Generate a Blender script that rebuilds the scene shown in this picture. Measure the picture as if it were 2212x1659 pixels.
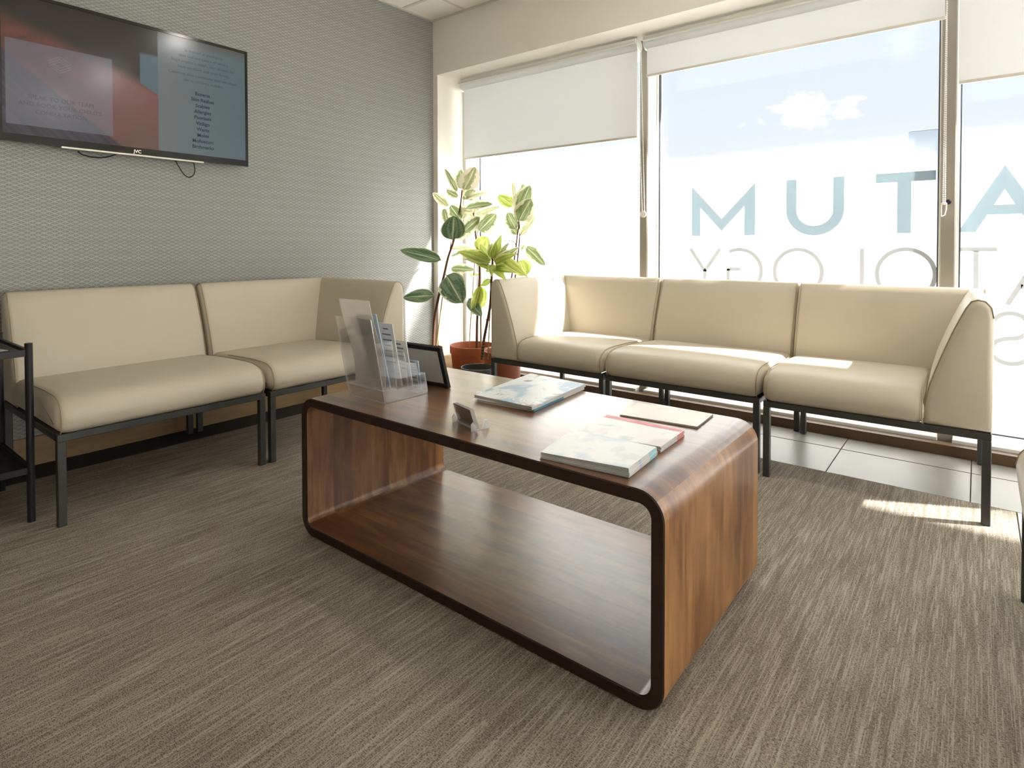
import bpy, bmesh, math, random
from math import pi, sin, cos, radians, sqrt
from mathutils import Vector, Matrix

random.seed(7)
for o in list(bpy.data.objects):
    bpy.data.objects.remove(o, do_unlink=True)
SC = bpy.context.scene
COL = SC.collection

# ------------------------------------------------------------------ camera
IMG_W, IMG_H = 2212.0, 1659.0
FPX, PX, PY = 1273.7, 1106.0, 558.8
YAW, PITCH, ROLL = -0.669, 0.0193, -0.0016
CAM = Vector((0, 0, 1.0))


def cam_axes():
    cy, sy = cos(YAW), sin(YAW)
    cp, sp = cos(PITCH), sin(PITCH)
    r = Vector((cy, -sy, 0))
    f = Vector((sy * cp, cy * cp, -sp))
    u = r.cross(f)
    cr, sr = cos(ROLL), sin(ROLL)
    return cr * r + sr * u, -sr * r + cr * u, f


CR, CU, CF = cam_axes()
cam_d = bpy.data.cameras.new('camera')
cam = bpy.data.objects.new('camera', cam_d)
COL.objects.link(cam)
cam_d.sensor_width = 36.0
cam_d.lens = 36.0 * FPX / IMG_W
cam_d.shift_x = 0.0
cam_d.shift_y = (PY - IMG_H / 2) / IMG_W
cam_d.clip_start = 0.02
cam_d.clip_end = 500
M = Matrix.Identity(4)
for i in range(3):
    M[i][0], M[i][1], M[i][2], M[i][3] = CR[i], CU[i], -CF[i], CAM[i]
cam.matrix_world = M
SC.camera = cam


def ray(px, py):
    return CR * ((px - PX) / FPX) - CU * ((py - PY) / FPX) + CF


def at_y(px, py, y):
    d = ray(px, py)
    return CAM + d * (y / d.y)


def at_x(px, py, x):
    d = ray(px, py)
    return CAM + d * (x / d.x)


def at_z(px, py, z):
    d = ray(px, py)
    return CAM + d * ((z - CAM.z) / d.z)


# ------------------------------------------------------------------ world, sun, exposure
VS = SC.view_settings
VS.view_transform = 'Standard'
VS.look = 'None'
VS.gamma = 1.0
VS.use_curve_mapping = False
VS.exposure = 0.80
SKY_STRENGTH = 0.61
SUN_STRENGTH = 36.0
LAMP_STRENGTH = 78.0
SC.cycles.transparent_max_bounces = 32

world = bpy.data.worlds.new('world')
SC.world = world
world.use_nodes = True


class NT:
    """small node-tree builder: values are sockets or numbers"""

    def __init__(self, tree):
        self.t = tree
        self.t.nodes.clear()

    def n(self, typ, **kw):
        nd = self.t.nodes.new(typ)
        for k, v in kw.items():
            setattr(nd, k, v)
        return nd

    def put(self, sock, v):
        if v is None:
            return
        if isinstance(v, bpy.types.NodeSocket):
            self.t.links.new(v, sock)
        else:
            if isinstance(v, (tuple, list)) and len(v) == 3 and sock.type == 'RGBA':
                v = (*v, 1.0)
            sock.default_value = v

    def m(self, op, a, b=None, c=None, clamp=False):
        nd = self.n('ShaderNodeMath', operation=op, use_clamp=clamp)
        self.put(nd.inputs[0], a)
        self.put(nd.inputs[1], b)
        self.put(nd.inputs[2], c)
        return nd.outputs[0]

    def step(self, x, lo, hi):
        nd = self.n('ShaderNodeMapRange', interpolation_type='SMOOTHSTEP')
        self.put(nd.inputs[0], x)
        if isinstance(lo, (int, float)) and lo > hi:
            nd.inputs[1].default_value = hi
            nd.inputs[2].default_value = lo
            nd.inputs[3].default_value = 1.0
            nd.inputs[4].default_value = 0.0
        else:
            self.put(nd.inputs[1], lo)
            self.put(nd.inputs[2], hi)
        return nd.outputs[0]

    def mix(self, f, a, b, mode='MIX'):
        nd = self.n('ShaderNodeMix', data_type='RGBA', blend_type=mode)
        self.put(nd.inputs[0], f)
        self.put(nd.inputs[6], a)
        self.put(nd.inputs[7], b)
        return nd.outputs[2]

    def xyz(self, kind='Object'):
        if kind == 'Position':
            s = self.n('ShaderNodeNewGeometry').outputs['Position']
        else:
            s = self.n('ShaderNodeTexCoord').outputs[kind]
        sp = self.n('ShaderNodeSeparateXYZ')
        self.t.links.new(s, sp.inputs[0])
        return sp.outputs[0], sp.outputs[1], sp.outputs[2]

    def vec(self, x, y, z):
        nd = self.n('ShaderNodeCombineXYZ')
        self.put(nd.inputs[0], x)
        self.put(nd.inputs[1], y)
        self.put(nd.inputs[2], z)
        return nd.outputs[0]

    def noise(self, v, scale=1.0, detail=2.0, rough=0.5, dist=0.0):
        nd = self.n('ShaderNodeTexNoise')
        self.put(nd.inputs['Vector'], v)
        nd.inputs['Scale'].default_value = scale
        nd.inputs['Detail'].default_value = detail
        nd.inputs['Roughness'].default_value = rough
        nd.inputs['Distortion'].default_value = dist
        return nd.outputs[0]

    def white(self, v):
        nd = self.n('ShaderNodeTexWhiteNoise', noise_dimensions='3D')
        self.put(nd.inputs['Vector'], v)
        return nd.outputs['Value']

    def bump(self, h, strength=0.2, dist=0.002):
        nd = self.n('ShaderNodeBump')
        nd.inputs['Strength'].default_value = strength
        nd.inputs['Distance'].default_value = dist
        self.put(nd.inputs['Height'], h)
        return nd.outputs[0]

    def bsdf(self, color, rough=0.5, metal=0.0, spec=0.5, normal=None, coat=0.0, emis=None, estr=0.0, coat_rough=0.1):
        nd = self.n('ShaderNodeBsdfPrincipled')
        self.put(nd.inputs['Base Color'], color)
        self.put(nd.inputs['Roughness'], rough)
        self.put(nd.inputs['Metallic'], metal)
        self.put(nd.inputs['Specular IOR Level'], spec)
        self.put(nd.inputs['Coat Weight'], coat)
        nd.inputs['Coat Roughness'].default_value = coat_rough
        if normal is not None:
            self.put(nd.inputs['Normal'], normal)
        if emis is not None:
            self.put(nd.inputs['Emission Color'], emis)
            self.put(nd.inputs['Emission Strength'], estr)
        return nd.outputs[0]

    def shader(self, typ, **kw):
        nd = self.n(typ)
        for k, v in kw.items():
            self.put(nd.inputs[k], v)
        return nd.outputs[0]

    def mixs(self, f, a, b):
        nd = self.n('ShaderNodeMixShader')
        self.put(nd.inputs[0], f)
        self.put(nd.inputs[1], a)
        self.put(nd.inputs[2], b)
        return nd.outputs[0]

    def out(self, s):
        nd = self.n('ShaderNodeOutputMaterial')
        self.t.links.new(s, nd.inputs[0])


def srgb(r, g, b):
    def f(c):
        c /= 255.0
        return c / 12.92 if c <= 0.04045 else ((c + 0.055) / 1.055) ** 2.4
    return (f(r), f(g), f(b))


# sky: pale blue above, white towards the horizon, light scattered clouds
w = NT(world.node_tree)
gx, gy, gz = w.xyz('Generated')
el = w.step(gz, 0.0, 0.62)
skyc = w.mix(el, srgb(249, 251, 253), srgb(208, 227, 250))
cn = w.noise(w.vec(gx, gy, w.m('MULTIPLY', gz, 2.4)), 5.0, 6.0, 0.55)
cl = w.step(cn, 0.60, 0.72)
cd = at_y(1742, 238, 1.0) - CAM
cd.normalize()
# one small cumulus in view, broken up by noise
dx = w.m('SUBTRACT', gx, cd.x)
dy = w.m('SUBTRACT', gy, cd.y)
dz = w.m('MULTIPLY', w.m('SUBTRACT', gz, cd.z), 2.0)
dd = w.m('SQRT', w.m('ADD', w.m('ADD', w.m('MULTIPLY', dx, dx), w.m('MULTIPLY', dy, dy)), w.m('MULTIPLY', dz, dz)))
cn2 = w.noise(w.vec(gx, gy, w.m('MULTIPLY', gz, 1.6)), 26.0, 5.0, 0.6)
puff = w.step(w.m('SUBTRACT', cn2, w.m('MULTIPLY', dd, 5.0)), 0.20, 0.32)
cl = w.m('MAXIMUM', w.m('MULTIPLY', cl, 0.5), puff)
skyc = w.mix(cl, skyc, (1.08, 1.07, 1.05))
bg = w.n('ShaderNodeBackground')
w.put(bg.inputs[0], skyc)
bg.inputs[1].default_value = SKY_STRENGTH
wo = w.n('ShaderNodeOutputWorld')
world.node_tree.links.new(bg.outputs[0], wo.inputs[0])

SUN_DIR = Vector((1.25, 0.62, 1.0)).normalized()     # towards the sun
sd = bpy.data.lights.new('sun', 'SUN')
sd.energy = SUN_STRENGTH
sd.angle = radians(0.6)
sd.color = (1.0, 0.975, 0.935)
sun = bpy.data.objects.new('sun', sd)
COL.objects.link(sun)
sun.rotation_euler = (-SUN_DIR).to_track_quat('-Z', 'Y').to_euler()
sun.location = (6, 9, 9)


# ------------------------------------------------------------------ mesh helpers
def new_mesh(name, bm, mat, smooth=True, ang=38):
    bm.normal_update()
    for f in bm.faces:
        f.smooth = smooth
    if smooth:
        a = radians(ang)
        for e in bm.edges:
            if len(e.link_faces) == 2 and e.calc_face_angle(0) > a:
                e.smooth = False
    me = bpy.data.meshes.new(name)
    bm.to_mesh(me)
    bm.free()
    mats = mat if isinstance(mat, (list, tuple)) else [mat]
    for mm in mats:
        me.materials.append(mm)
    return me


def link(name, me, parent=None):
    o = bpy.data.objects.new(name, me)
    COL.objects.link(o)
    if parent is not None:
        o.parent = parent
    return o


def obj(name, bm, mat, parent=None, smooth=True, ang=38):
    return link(name, new_mesh(name, bm, mat, smooth, ang), parent)


def thing(name, label, cat, loc=(0, 0, 0), rz=0.0, group=None):
    o = bpy.data.objects.new(name, None)
    COL.objects.link(o)
    o.empty_display_size = 0.05
    o.location = loc
    o.rotation_euler = (0, 0, rz)
    tag(o, label, cat, group)
    return o


def tag(o, label, cat, group=None):
    o['label'] = label
    o['category'] = cat
    if group:
        o['group'] = group
    return o


def struct(o):
    o['kind'] = 'structure'
    return o


def BM():
    return bmesh.new()


def box(bm, a, b, bev=0.0, seg=2, mi=0):
    a = Vector(a)
    b = Vector(b)
    c = (a + b) / 2
    s = b - a
    r = bmesh.ops.create_cube(bm, size=1.0, matrix=Matrix.Translation(c) @ Matrix.Diagonal((abs(s.x), abs(s.y), abs(s.z), 1)))
    vs = r['verts']
    fs = set(f for v in vs for f in v.link_faces)
    for f in fs:
        f.material_index = mi
    if bev > 0:
        es = list(set(e for v in vs for e in v.link_edges))
        bmesh.ops.bevel(bm, geom=es, offset=bev, segments=seg, profile=0.5, affect='EDGES')
    return bm


def boxbm(a, b, bev=0.0, seg=2):
    return box(BM(), a, b, bev, seg)


def ring_tube(bm, pts, rad, n=8, cap=True):
    """tube along points; rad is a number or a list"""
    pts = [Vector(p) for p in pts]
    k = len(pts)
    rads = rad if isinstance(rad, (list, tuple)) else [rad] * k
    prev = None
    rings = []
    for i, p in enumerate(pts):
        t = (pts[min(i + 1, k - 1)] - pts[max(i - 1, 0)]).normalized()
        if prev is None:
            ref = Vector((0, 0, 1)) if abs(t.z) < 0.9 else Vector((1, 0, 0))
            u = t.cross(ref).normalized()
        else:
            u = (prev - t * prev.dot(t)).normalized()
        prev = u
        v = t.cross(u)
        rings.append([bm.verts.new(p + (u * cos(2 * pi * j / n) + v * sin(2 * pi * j / n)) * rads[i]) for j in range(n)])
    for i in range(k - 1):
        for j in range(n):
            bm.faces.new((rings[i][j], rings[i][(j + 1) % n], rings[i + 1][(j + 1) % n], rings[i + 1][j]))
    if cap:
        bm.faces.new(list(reversed(rings[0])))
        bm.faces.new(rings[-1])
    return bm


def smooth_path(pts, n=6):
    pts = [Vector(p) for p in pts]
    out = []
    for i in range(len(pts) - 1):
        p0 = pts[max(i - 1, 0)]
        p1, p2 = pts[i], pts[i + 1]
        p3 = pts[min(i + 2, len(pts) - 1)]
        for j in range(n):
            t = j / n
            out.append(0.5 * ((2 * p1) + (p2 - p0) * t + (2 * p0 - 5 * p1 + 4 * p2 - p3) * t * t + (3 * p1 - p0 - 3 * p2 + p3) * t ** 3))
    out.append(pts[-1])
    return out


def lathe(bm, prof, n=32, c=(0, 0, 0)):
    rings = []
    for r, z in prof:
        if r < 1e-6:
            rings.append([bm.verts.new((c[0], c[1], c[2] + z))])
        else:
            rings.append([bm.verts.new((c[0] + r * cos(2 * pi * j / n), c[1] + r * sin(2 * pi * j / n), c[2] + z)) for j in range(n)])
    for a, b in zip(rings, rings[1:]):
        for j in range(n):
            q = []
            for v in (a[j % len(a)], a[(j + 1) % len(a)], b[(j + 1) % len(b)], b[j % len(b)]):
                if v not in q:
                    q.append(v)
            if len(q) > 2:
                bm.faces.new(q)
    bmesh.ops.recalc_face_normals(bm, faces=bm.faces[:])
    return bm


def prism(bm, poly, ax, d0, d1, mi=0):
    """extrude a 2-D polygon; ax 'x','y','z' is the extrusion axis and poly gives the two others in order"""
    def P(a, b, d):
        return {'x': (d, a, b), 'y': (a, d, b), 'z': (a, b, d)}[ax]
    v0 = [bm.verts.new(P(a, b, d0)) for a, b in poly]
    v1 = [bm.verts.new(P(a, b, d1)) for a, b in poly]
    fs = [bm.faces.new(v0), bm.faces.new(v1)]
    n = len(poly)
    for i in range(n):
        fs.append(bm.faces.new((v0[i], v0[(i + 1) % n], v1[(i + 1) % n], v1[i])))
    for f in fs:
        f.material_index = mi
    bmesh.ops.recalc_face_normals(bm, faces=fs)
    return bm


def loft(bm, prof, L, fn, r=0.02, bulge=None, nmid=8):
    """cushion: closed profile carried along length L with rounded ends.  fn(s, a, b) -> xyz;
    bulge gives per-point outward crown at mid length"""
    n = len(prof)
    P = [Vector((a, b)) for a, b in prof]
    area = sum(P[i].x * P[(i + 1) % n].y - P[(i + 1) % n].x * P[i].y for i in range(n))
    sg = 1.0 if area > 0 else -1.0
    N = []
    for i in range(n):
        e1 = (P[i] - P[i - 1]).normalized()
        e2 = (P[(i + 1) % n] - P[i]).normalized()
        n1 = Vector((e1.y, -e1.x)) * sg
        n2 = Vector((e2.y, -e2.x)) * sg
        m = n1 + n2
        m = m / max(m.length_squared / 2, 0.6) if m.length > 1e-6 else n1
        N.append(m)
    ts = []
    for k in range(5):
        a = k / 4 * pi / 2
        ts.append((r * (1 - sin(pi / 2 - a)) if k else 0.0, r * (1 - sin(a))))
    ts = [(r * (1 - cos(a)), r * (1 - sin(a))) for a in (0, pi / 8, pi / 4, 3 * pi / 8, pi / 2)]
    secs = [(t, d) for t, d in ts]
    for k in range(1, nmid):
        secs.append((r + (L - 2 * r) * k / nmid, 0.0))
    secs += [(L - t, d) for t, d in reversed(ts)]
    rings = []
    for s, d in secs:
        c = 1 - (2 * s / L - 1) ** 2
        ring = []
        for i in range(n):
            q = P[i] - N[i] * d
            if bulge:
                q = q + N[i] * (bulge[i] * c ** 0.6 if c > 0 else 0)
            ring.append(bm.verts.new(fn(s, q.x, q.y)))
        rings.append(ring)
    fs = []
    for a, b in zip(rings, rings[1:]):
        for i in range(n):
            fs.append(bm.faces.new((a[i], a[(i + 1) % n], b[(i + 1) % n], b[i])))
    fs.append(bm.faces.new(rings[0]))
    fs.append(bm.faces.new(list(reversed(rings[-1]))))
    bmesh.ops.recalc_face_normals(bm, faces=fs)
    return bm


def text_bm(body, size, align='CENTER', mirror=False, bold=0.0, spacing=1.0, line=1.0):
    cu = bpy.data.curves.new('text', 'FONT')
    cu.body = body
    cu.size = size
    cu.align_x = align
    cu.offset = bold
    cu.space_character = spacing
    cu.space_line = line
    cu.resolution_u = 3
    o = bpy.data.objects.new('text', cu)
    COL.objects.link(o)
    dg = bpy.context.evaluated_depsgraph_get()
    dg.update()
    me = o.evaluated_get(dg).to_mesh()
    bm = BM()
    bm.from_mesh(me)
    o.evaluated_get(dg).to_mesh_clear()
    bpy.data.objects.remove(o)
    bpy.data.curves.remove(cu)
    return bm


def place(bm, origin, ux, uy):
    ux = Vector(ux)
    uy = Vector(uy)
    uz = ux.cross(uy)
    m = Matrix.Identity(4)
    for i in range(3):
        m[i][0], m[i][1], m[i][2], m[i][3] = ux[i], uy[i], uz[i], origin[i]
    bmesh.ops.transform(bm, matrix=m, verts=bm.verts[:])
    return bm


# ------------------------------------------------------------------ materials
def material(name):
    m = bpy.data.materials.new(name)
    m.use_nodes = True
    return m, NT(m.node_tree)


def plain(name, col, rough=0.5, metal=0.0, spec=0.5, coat=0.0, var=0.0, scale=30):
    m, t = material(name)
    c = col
    if var:
        n = t.noise(t.vec(*t.xyz('Position')), scale, 3)
        c = t.mix(n, tuple(x * (1 - var) for x in col), tuple(min(1, x * (1 + var)) for x in col))
    t.out(t.bsdf(c, rough, metal, spec, coat=coat))
    return m


def mat_wallpaper():
    m, t = material('wallpaper')
    x, y, z = t.xyz('Position')
    u = t.m('DIVIDE', y, 0.0206)
    v = t.m('DIVIDE', z, 0.0186)

    def line(e, w0):
        return t.step(t.m('PINGPONG', e, 0.5), w0, w0 * 0.25)
    hu = t.m('MULTIPLY', u, 0.5)
    a = line(t.m('ADD', v, hu), 0.13)
    b = line(t.m('SUBTRACT', v, hu), 0.13)
    c = t.m('MULTIPLY', line(u, 0.09), 0.55)
    # every third row of crossings is printed stronger
    row = t.m('ADD', 0.70, t.m('MULTIPLY', t.step(t.m('PINGPONG', t.m('DIVIDE', v, 3.0), 0.5), 0.40, 0.05), 0.25))
    ln = t.m('MULTIPLY', t.m('MAXIMUM', t.m('MAXIMUM', a, b), c), row)
    ln = t.m('MULTIPLY', ln, t.m('ADD', 0.6, t.m('MULTIPLY', t.noise(t.vec(x, y, z), 60, 2), 0.6)))
    col = t.mix(ln, srgb(124, 124, 120), srgb(172, 171, 165))
    nrm = t.bump(ln, 0.15, 0.001)
    t.out(t.bsdf(col, t.m('SUBTRACT', 0.40, t.m('MULTIPLY', ln, 0.10)), 0, 0.6, nrm))
    return m


def mat_carpet():
    m, t = material('carpet_weave')
    x, y, z = t.xyz('Position')
    # yarn rows run towards the window, broken into dashes of lighter and darker yarn, with a fine cross thread
    rowi = t.m('FLOOR', t.m('MULTIPLY', x, 400.0))
    rr = t.white(t.vec(rowi, 3.3, 1.0))
    dash = t.white(t.vec(rowi, t.m('FLOOR', t.m('ADD', t.m('MULTIPLY', y, 13.0), t.m('MULTIPLY', rr, 9.0))), 0.5))
    streak = t.noise(t.vec(t.m('MULTIPLY', x, 70.0), t.m('MULTIPLY', y, 3.0), 0.0), 1.0, 3, 0.6)
    cross = t.noise(t.vec(t.m('MULTIPLY', x, 170.0), t.m('MULTIPLY', y, 430.0), 0.0), 1.0, 2, 0.6)
    mott = t.noise(t.vec(t.m('MULTIPLY', x, 420.0), t.m('MULTIPLY', y, 90.0), 3.0), 1.0, 2, 0.6)
    patch = t.noise(t.vec(x, y, 0.0), 2.2, 3, 0.5)
    light = t.step(t.m('ADD', t.m('MULTIPLY', dash, 0.65), t.m('MULTIPLY', streak, 0.55)), 0.62, 0.95)
    f = t.m('ADD', t.m('MULTIPLY', mott, 0.55), t.m('MULTIPLY', streak, 0.45))
    f = t.m('ADD', f, t.m('MULTIPLY', t.m('SUBTRACT', patch, 0.5), 0.20))
    col = t.mix(t.step(f, 0.30, 0.70), srgb(122, 111, 97), srgb(174, 164, 150))
    col = t.mix(t.m('MULTIPLY', light, 0.42), col, srgb(192, 184, 170))
    dark = t.m('MULTIPLY', t.step(cross, 0.52, 0.40), t.m('SUBTRACT', 1.0, t.m('MULTIPLY', light, 0.7)))
    col = t.mix(t.m('MULTIPLY', dark, 0.70), col, srgb(74, 60, 47))
    h = t.m('ADD', cross, t.m('ADD', mott, t.m('MULTIPLY', light, 0.4)))
    t.out(t.bsdf(col, 0.92, 0, 0.15, t.bump(h, 0.4, 0.003)))
    return m


def mat_wood(name, grain, cols, plank=0.085, rough=0.28, across='y', coat=0.0):
    """lacquered plank wood; grain is the axis along the boards, across the axis over them"""
    m, t = material(name)
    P = dict(zip('xyz', t.xyz('Position')))
    third = [a for a in 'xyz' if a not in (grain, across)][0]
    g, c, h = P[grain], P[across], P[third]
    pid = t.m('FLOOR', t.m('DIVIDE', t.m('ADD', c, 0.013), plank))
    rnd = t.white(t.vec(pid, 1.7, 0.3))
    rnd2 = t.white(t.vec(pid, 8.1, 2.3))
    go = t.m('ADD', g, t.m('MULTIPLY', rnd, 7.0))
    warp = t.noise(t.vec(t.m('MULTIPLY', go, 1.8), t.m('MULTIPLY', c, 6.0), t.m('MULTIPLY', h, 6.0)), 1.0, 3, 0.55)
    fine = t.noise(t.vec(t.m('MULTIPLY', go, 7.0), t.m('MULTIPLY', c, 150.0), t.m('MULTIPLY', h, 150.0)), 1.0, 3, 0.6)
    mid = t.noise(t.vec(t.m('MULTIPLY', go, 3.0), t.m('MULTIPLY', c, 38.0), t.m('MULTIPLY', warp, 3.0)), 1.0, 3, 0.55, 0.5)
    rings = t.m('PINGPONG', t.m('ADD', t.m('MULTIPLY', c, 9.0), t.m('MULTIPLY', warp, 4.0)), 0.5)
    blot = t.noise(t.vec(t.m('MULTIPLY', go, 2.6), t.m('MULTIPLY', c, 8.0), h), 1.0, 4, 0.6)
    f = t.m('ADD', t.m('ADD', 0.04, t.m('MULTIPLY', rings, 0.20)), t.m('MULTIPLY', fine, 0.20))
    f = t.m('ADD', f, t.m('MULTIPLY', mid, 0.38))
    f = t.m('ADD', f, t.m('MULTIPLY', t.m('SUBTRACT', rnd2, 0.5), 0.18))
    f = t.m('ADD', f, t.m('MULTIPLY', t.m('SUBTRACT', blot, 0.5), 0.80))
    ramp = t.n('ShaderNodeValToRGB')
    t.put(ramp.inputs[0], f)
    els = ramp.color_ramp.elements
    els[0].position, els[0].color = 0.08, (*cols[0], 1)
    els[1].position, els[1].color = 0.80, (*cols[-1], 1)
    k = len(cols)
    for i in range(1, k - 1):
        e = els.new(0.08 + 0.72 * i / (k - 1))
        e.color = (*cols[i], 1)
    nb = t.bump(fine, 0.02, 0.001)
    t.out(t.bsdf(ramp.outputs[0], t.m('ADD', rough, t.m('MULTIPLY', t.m('SUBTRACT', fine, 0.5), 0.10)), 0, 0.5, nb, coat=coat, coat_rough=0.24))
    return m


def mat_leather():
    m, t = material('beige_leather')
    x, y, z = t.xyz('Position')
    n = t.noise(t.vec(x, y, z), 4.0, 3, 0.5)
    fine = t.noise(t.vec(x, y, z), 900.0, 2, 0.5)
    col = t.mix(n, srgb(197, 186, 167), srgb(207, 196, 177))
    t.out(t.bsdf(col, 0.42, 0, 0.45, t.bump(fine, 0.10, 0.0006)))
    return m


def mat_film(name, top, full):
    """frosted privacy film, dense at the bottom and fading out towards the top"""
    m, t = material(name)
    x, y, z = t.xyz('Position')
    dens = t.step(z, top, full)
    dens = t.m('MULTIPLY', dens, 0.995)
    tr = t.shader('ShaderNodeBsdfTransparent', Color=(1, 1, 1))
    tl = t.shader('ShaderNodeBsdfTranslucent', Color=(0.95, 0.95, 0.94))
    df = t.shader('ShaderNodeBsdfDiffuse', Color=(0.9, 0.9, 0.9))
    t.out(t.mixs(dens, tr, t.mixs(0.18, tl, df)))
    return m


def mat_glass(name, tint=(1, 1, 1), refl=1.0):
    m, t = material(name)
    fr = t.n('ShaderNodeFresnel')
    fr.inputs[0].default_value = 1.45
    tr = t.shader('ShaderNodeBsdfTransparent', Color=tint)
    gl = t.shader('ShaderNodeBsdfGlossy', Color=(1, 1, 1), Roughness=0.02)
    t.out(t.mixs(t.m('MULTIPLY', fr.outputs[0], refl), tr, gl))
    return m


def mat_acrylic():
    m, t = material('clear_acrylic')
    fr = t.n('ShaderNodeFresnel')
    fr.inputs[0].default_value = 1.5
    tr = t.shader('ShaderNodeBsdfTransparent', Color=(0.985, 0.987, 0.99))
    gl = t.shader('ShaderNodeBsdfGlossy', Color=(1, 1, 1), Roughness=0.06)
    df = t.shader('ShaderNodeBsdfTranslucent', Color=(0.85, 0.87, 0.9))
    a = t.mixs(t.m('MULTIPLY', fr.outputs[0], 0.45), tr, gl)
    t.out(t.mixs(0.02, a, df))
    return m


def mat_acrylic_edge():
    m, t = material('acrylic_edge')
    tl = t.shader('ShaderNodeBsdfTranslucent', Color=(0.92, 0.93, 0.95))
    gl = t.shader('ShaderNodeBsdfGlossy', Color=(1, 1, 1), Roughness=0.15)
    tr = t.shader('ShaderNodeBsdfTransparent', Color=(1, 1, 1))
    t.out(t.mixs(0.3, t.mixs(0.35, tl, gl), tr))
    return m


def mat_blind():
    m, t = material('blind_fabric')
    x, y, z = t.xyz('Position')
    n = t.noise(t.vec(t.m('MULTIPLY', x, 600), y, t.m('MULTIPLY', z, 600)), 1.0, 2)
    c = t.mix(n, srgb(236, 237, 236), srgb(244, 245, 245))
    d = t.n('ShaderNodeBsdfDiffuse')
    t.put(d.inputs[0], c)
    l = t.n('ShaderNodeBsdfTranslucent')
    t.put(l.inputs[0], c)
    t.out(t.mixs(0.33, d.outputs[0], l.outputs[0]))
    return m


def mat_leaf(name, green, green2, cream, edge, trans=0.35, stripe=0.0):
    m, t = material(name)
    uvn = t.n('ShaderNodeTexCoord').outputs['UV']
    sp = t.n('ShaderNodeSeparateXYZ')
    t.t.links.new(uvn, sp.inputs[0])
    u, v = sp.outputs[0], sp.outputs[1]
    oi = t.n('ShaderNodeObjectInfo').outputs['Random']
    av = t.m('MULTIPLY', t.m('ABSOLUTE', t.m('SUBTRACT', v, 0.5)), 2.0)
    seed = t.m('MULTIPLY', oi, 37.0)
    n1 = t.noise(t.vec(t.m('MULTIPLY', u, 4.5), t.m('MULTIPLY', v, 3.0), seed), 1.0, 3, 0.6)
    n2 = t.noise(t.vec(t.m('MULTIPLY', u, 2.0), t.m('MULTIPLY', v, 9.0), t.m('ADD', seed, 5.0)), 1.0, 2, 0.5)
    e = t.m('ADD', av, t.m('MULTIPLY', t.m('SUBTRACT', n1, 0.5), 0.9))
    mk = t.step(e, edge, edge + 0.06)
    rim = t.step(av, 0.86, 0.95)
    mk = t.m('MAXIMUM', mk, rim)
    g = t.mix(t.step(n2, 0.42, 0.58), green, green2)
    vein = t.step(t.m('PINGPONG', t.m('ADD', t.m('MULTIPLY', u, 9.0), t.m('MULTIPLY', av, -1.6)), 0.5), 0.06, 0.0)
    g = t.mix(t.m('MULTIPLY', vein, 0.25), g, cream)
    col = t.mix(mk, g, cream)
    mid = t.step(av, 0.07, 0.03)
    col = t.mix(t.m('MULTIPLY', mid, 0.7), col, tuple(min(1, c * 1.05) for c in cream))
    d = t.bsdf(col, 0.38, 0, 0.5)
    tl = t.n('ShaderNodeBsdfTranslucent')
    t.put(tl.inputs[0], col)
    t.out(t.mixs(trans, d, tl.outputs[0]))
    return m


def mat_cover(name, base, a, b, scale=9.0, seed=0.0):
    """printed glossy magazine cover: soft photographic blotches"""
    m, t = material(name)
    x, y, z = t.xyz('Position')
    n1 = t.noise(t.vec(x, y, seed), scale, 3, 0.5, 0.6)
    n2 = t.noise(t.vec(y, x, seed + 4.0), scale * 1.7, 3, 0.5, 0.4)
    c = t.mix(t.step(n1, 0.48, 0.62), base, a)
    c = t.mix(t.step(n2, 0.56, 0.68), c, b)
    t.out(t.bsdf(c, 0.36, 0, 0.4))
    return m


def mat_pages():
    m, t = material('page_edges')
    x, y, z = t.xyz('Position')
    n = t.noise(t.vec(t.m('MULTIPLY', x, 3), t.m('MULTIPLY', y, 3), t.m('MULTIPLY', z, 1800)), 1.0, 2)
    t.out(t.bsdf(t.mix(n, srgb(150, 144, 134), srgb(222, 218, 208)), 0.8, 0, 0.2))
    return m


WALLPAPER = mat_wallpaper()
PAINT = plain('warm_white_paint', srgb(238, 232, 221), 0.75, 0, 0.3, var=0.03, scale=4)
CEIL = plain('ceiling_tile_face', srgb(234, 228, 216), 0.9, 0, 0.2, var=0.04, scale=120)
TBAR = plain('ceiling_grid_paint', srgb(205, 198, 184), 0.5, 0, 0.4)
CARPET = mat_carpet()
TILE = plain('floor_tile_stone', srgb(134, 130, 122), 0.35, 0, 0.5, var=0.06, scale=6)
GROUT = plain('grout', srgb(120, 116, 108), 0.9)
BORDER = plain('dark_floor_strip', srgb(52, 48, 46), 0.7, 0, 0.3, var=0.15, scale=40)
OAK = mat_wood('oak_skirting', 'y', [srgb(134, 106, 72), srgb(164, 134, 96), srgb(194, 164, 122)], plank=0.5, rough=0.4, across='z')
OAKX = mat_wood('oak_sill', 'x', [srgb(72, 52, 36), srgb(98, 73, 50), srgb(128, 100, 70)], plank=0.5, rough=0.4, across='y')
LEATHER = mat_leather()
PIPING = plain('leather_piping', srgb(170, 152, 122), 0.5)
STEEL = plain('dark_grey_steel', srgb(66, 66, 64), 0.42, 0.25, 0.5, var=0.08, scale=50)
BLACK = plain('black_metal', srgb(26, 26, 27), 0.45, 0.2, 0.5)
W3 = [srgb(54, 32, 21), srgb(98, 61, 36), srgb(144, 99, 58), srgb(184, 138, 88)]
WOODTOP = mat_wood('lacquered_top', 'x', [srgb(70, 43, 28), srgb(104, 67, 41), srgb(138, 96, 59), srgb(168, 125, 82)], 0.095, 0.34, 'y', 1.0)
WOODSIDE = mat_wood('lacquered_side', 'z', [srgb(74, 44, 27), srgb(122, 80, 46), srgb(166, 120, 74), srgb(196, 154, 104)], 0.085, 0.30, 'y')
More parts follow.
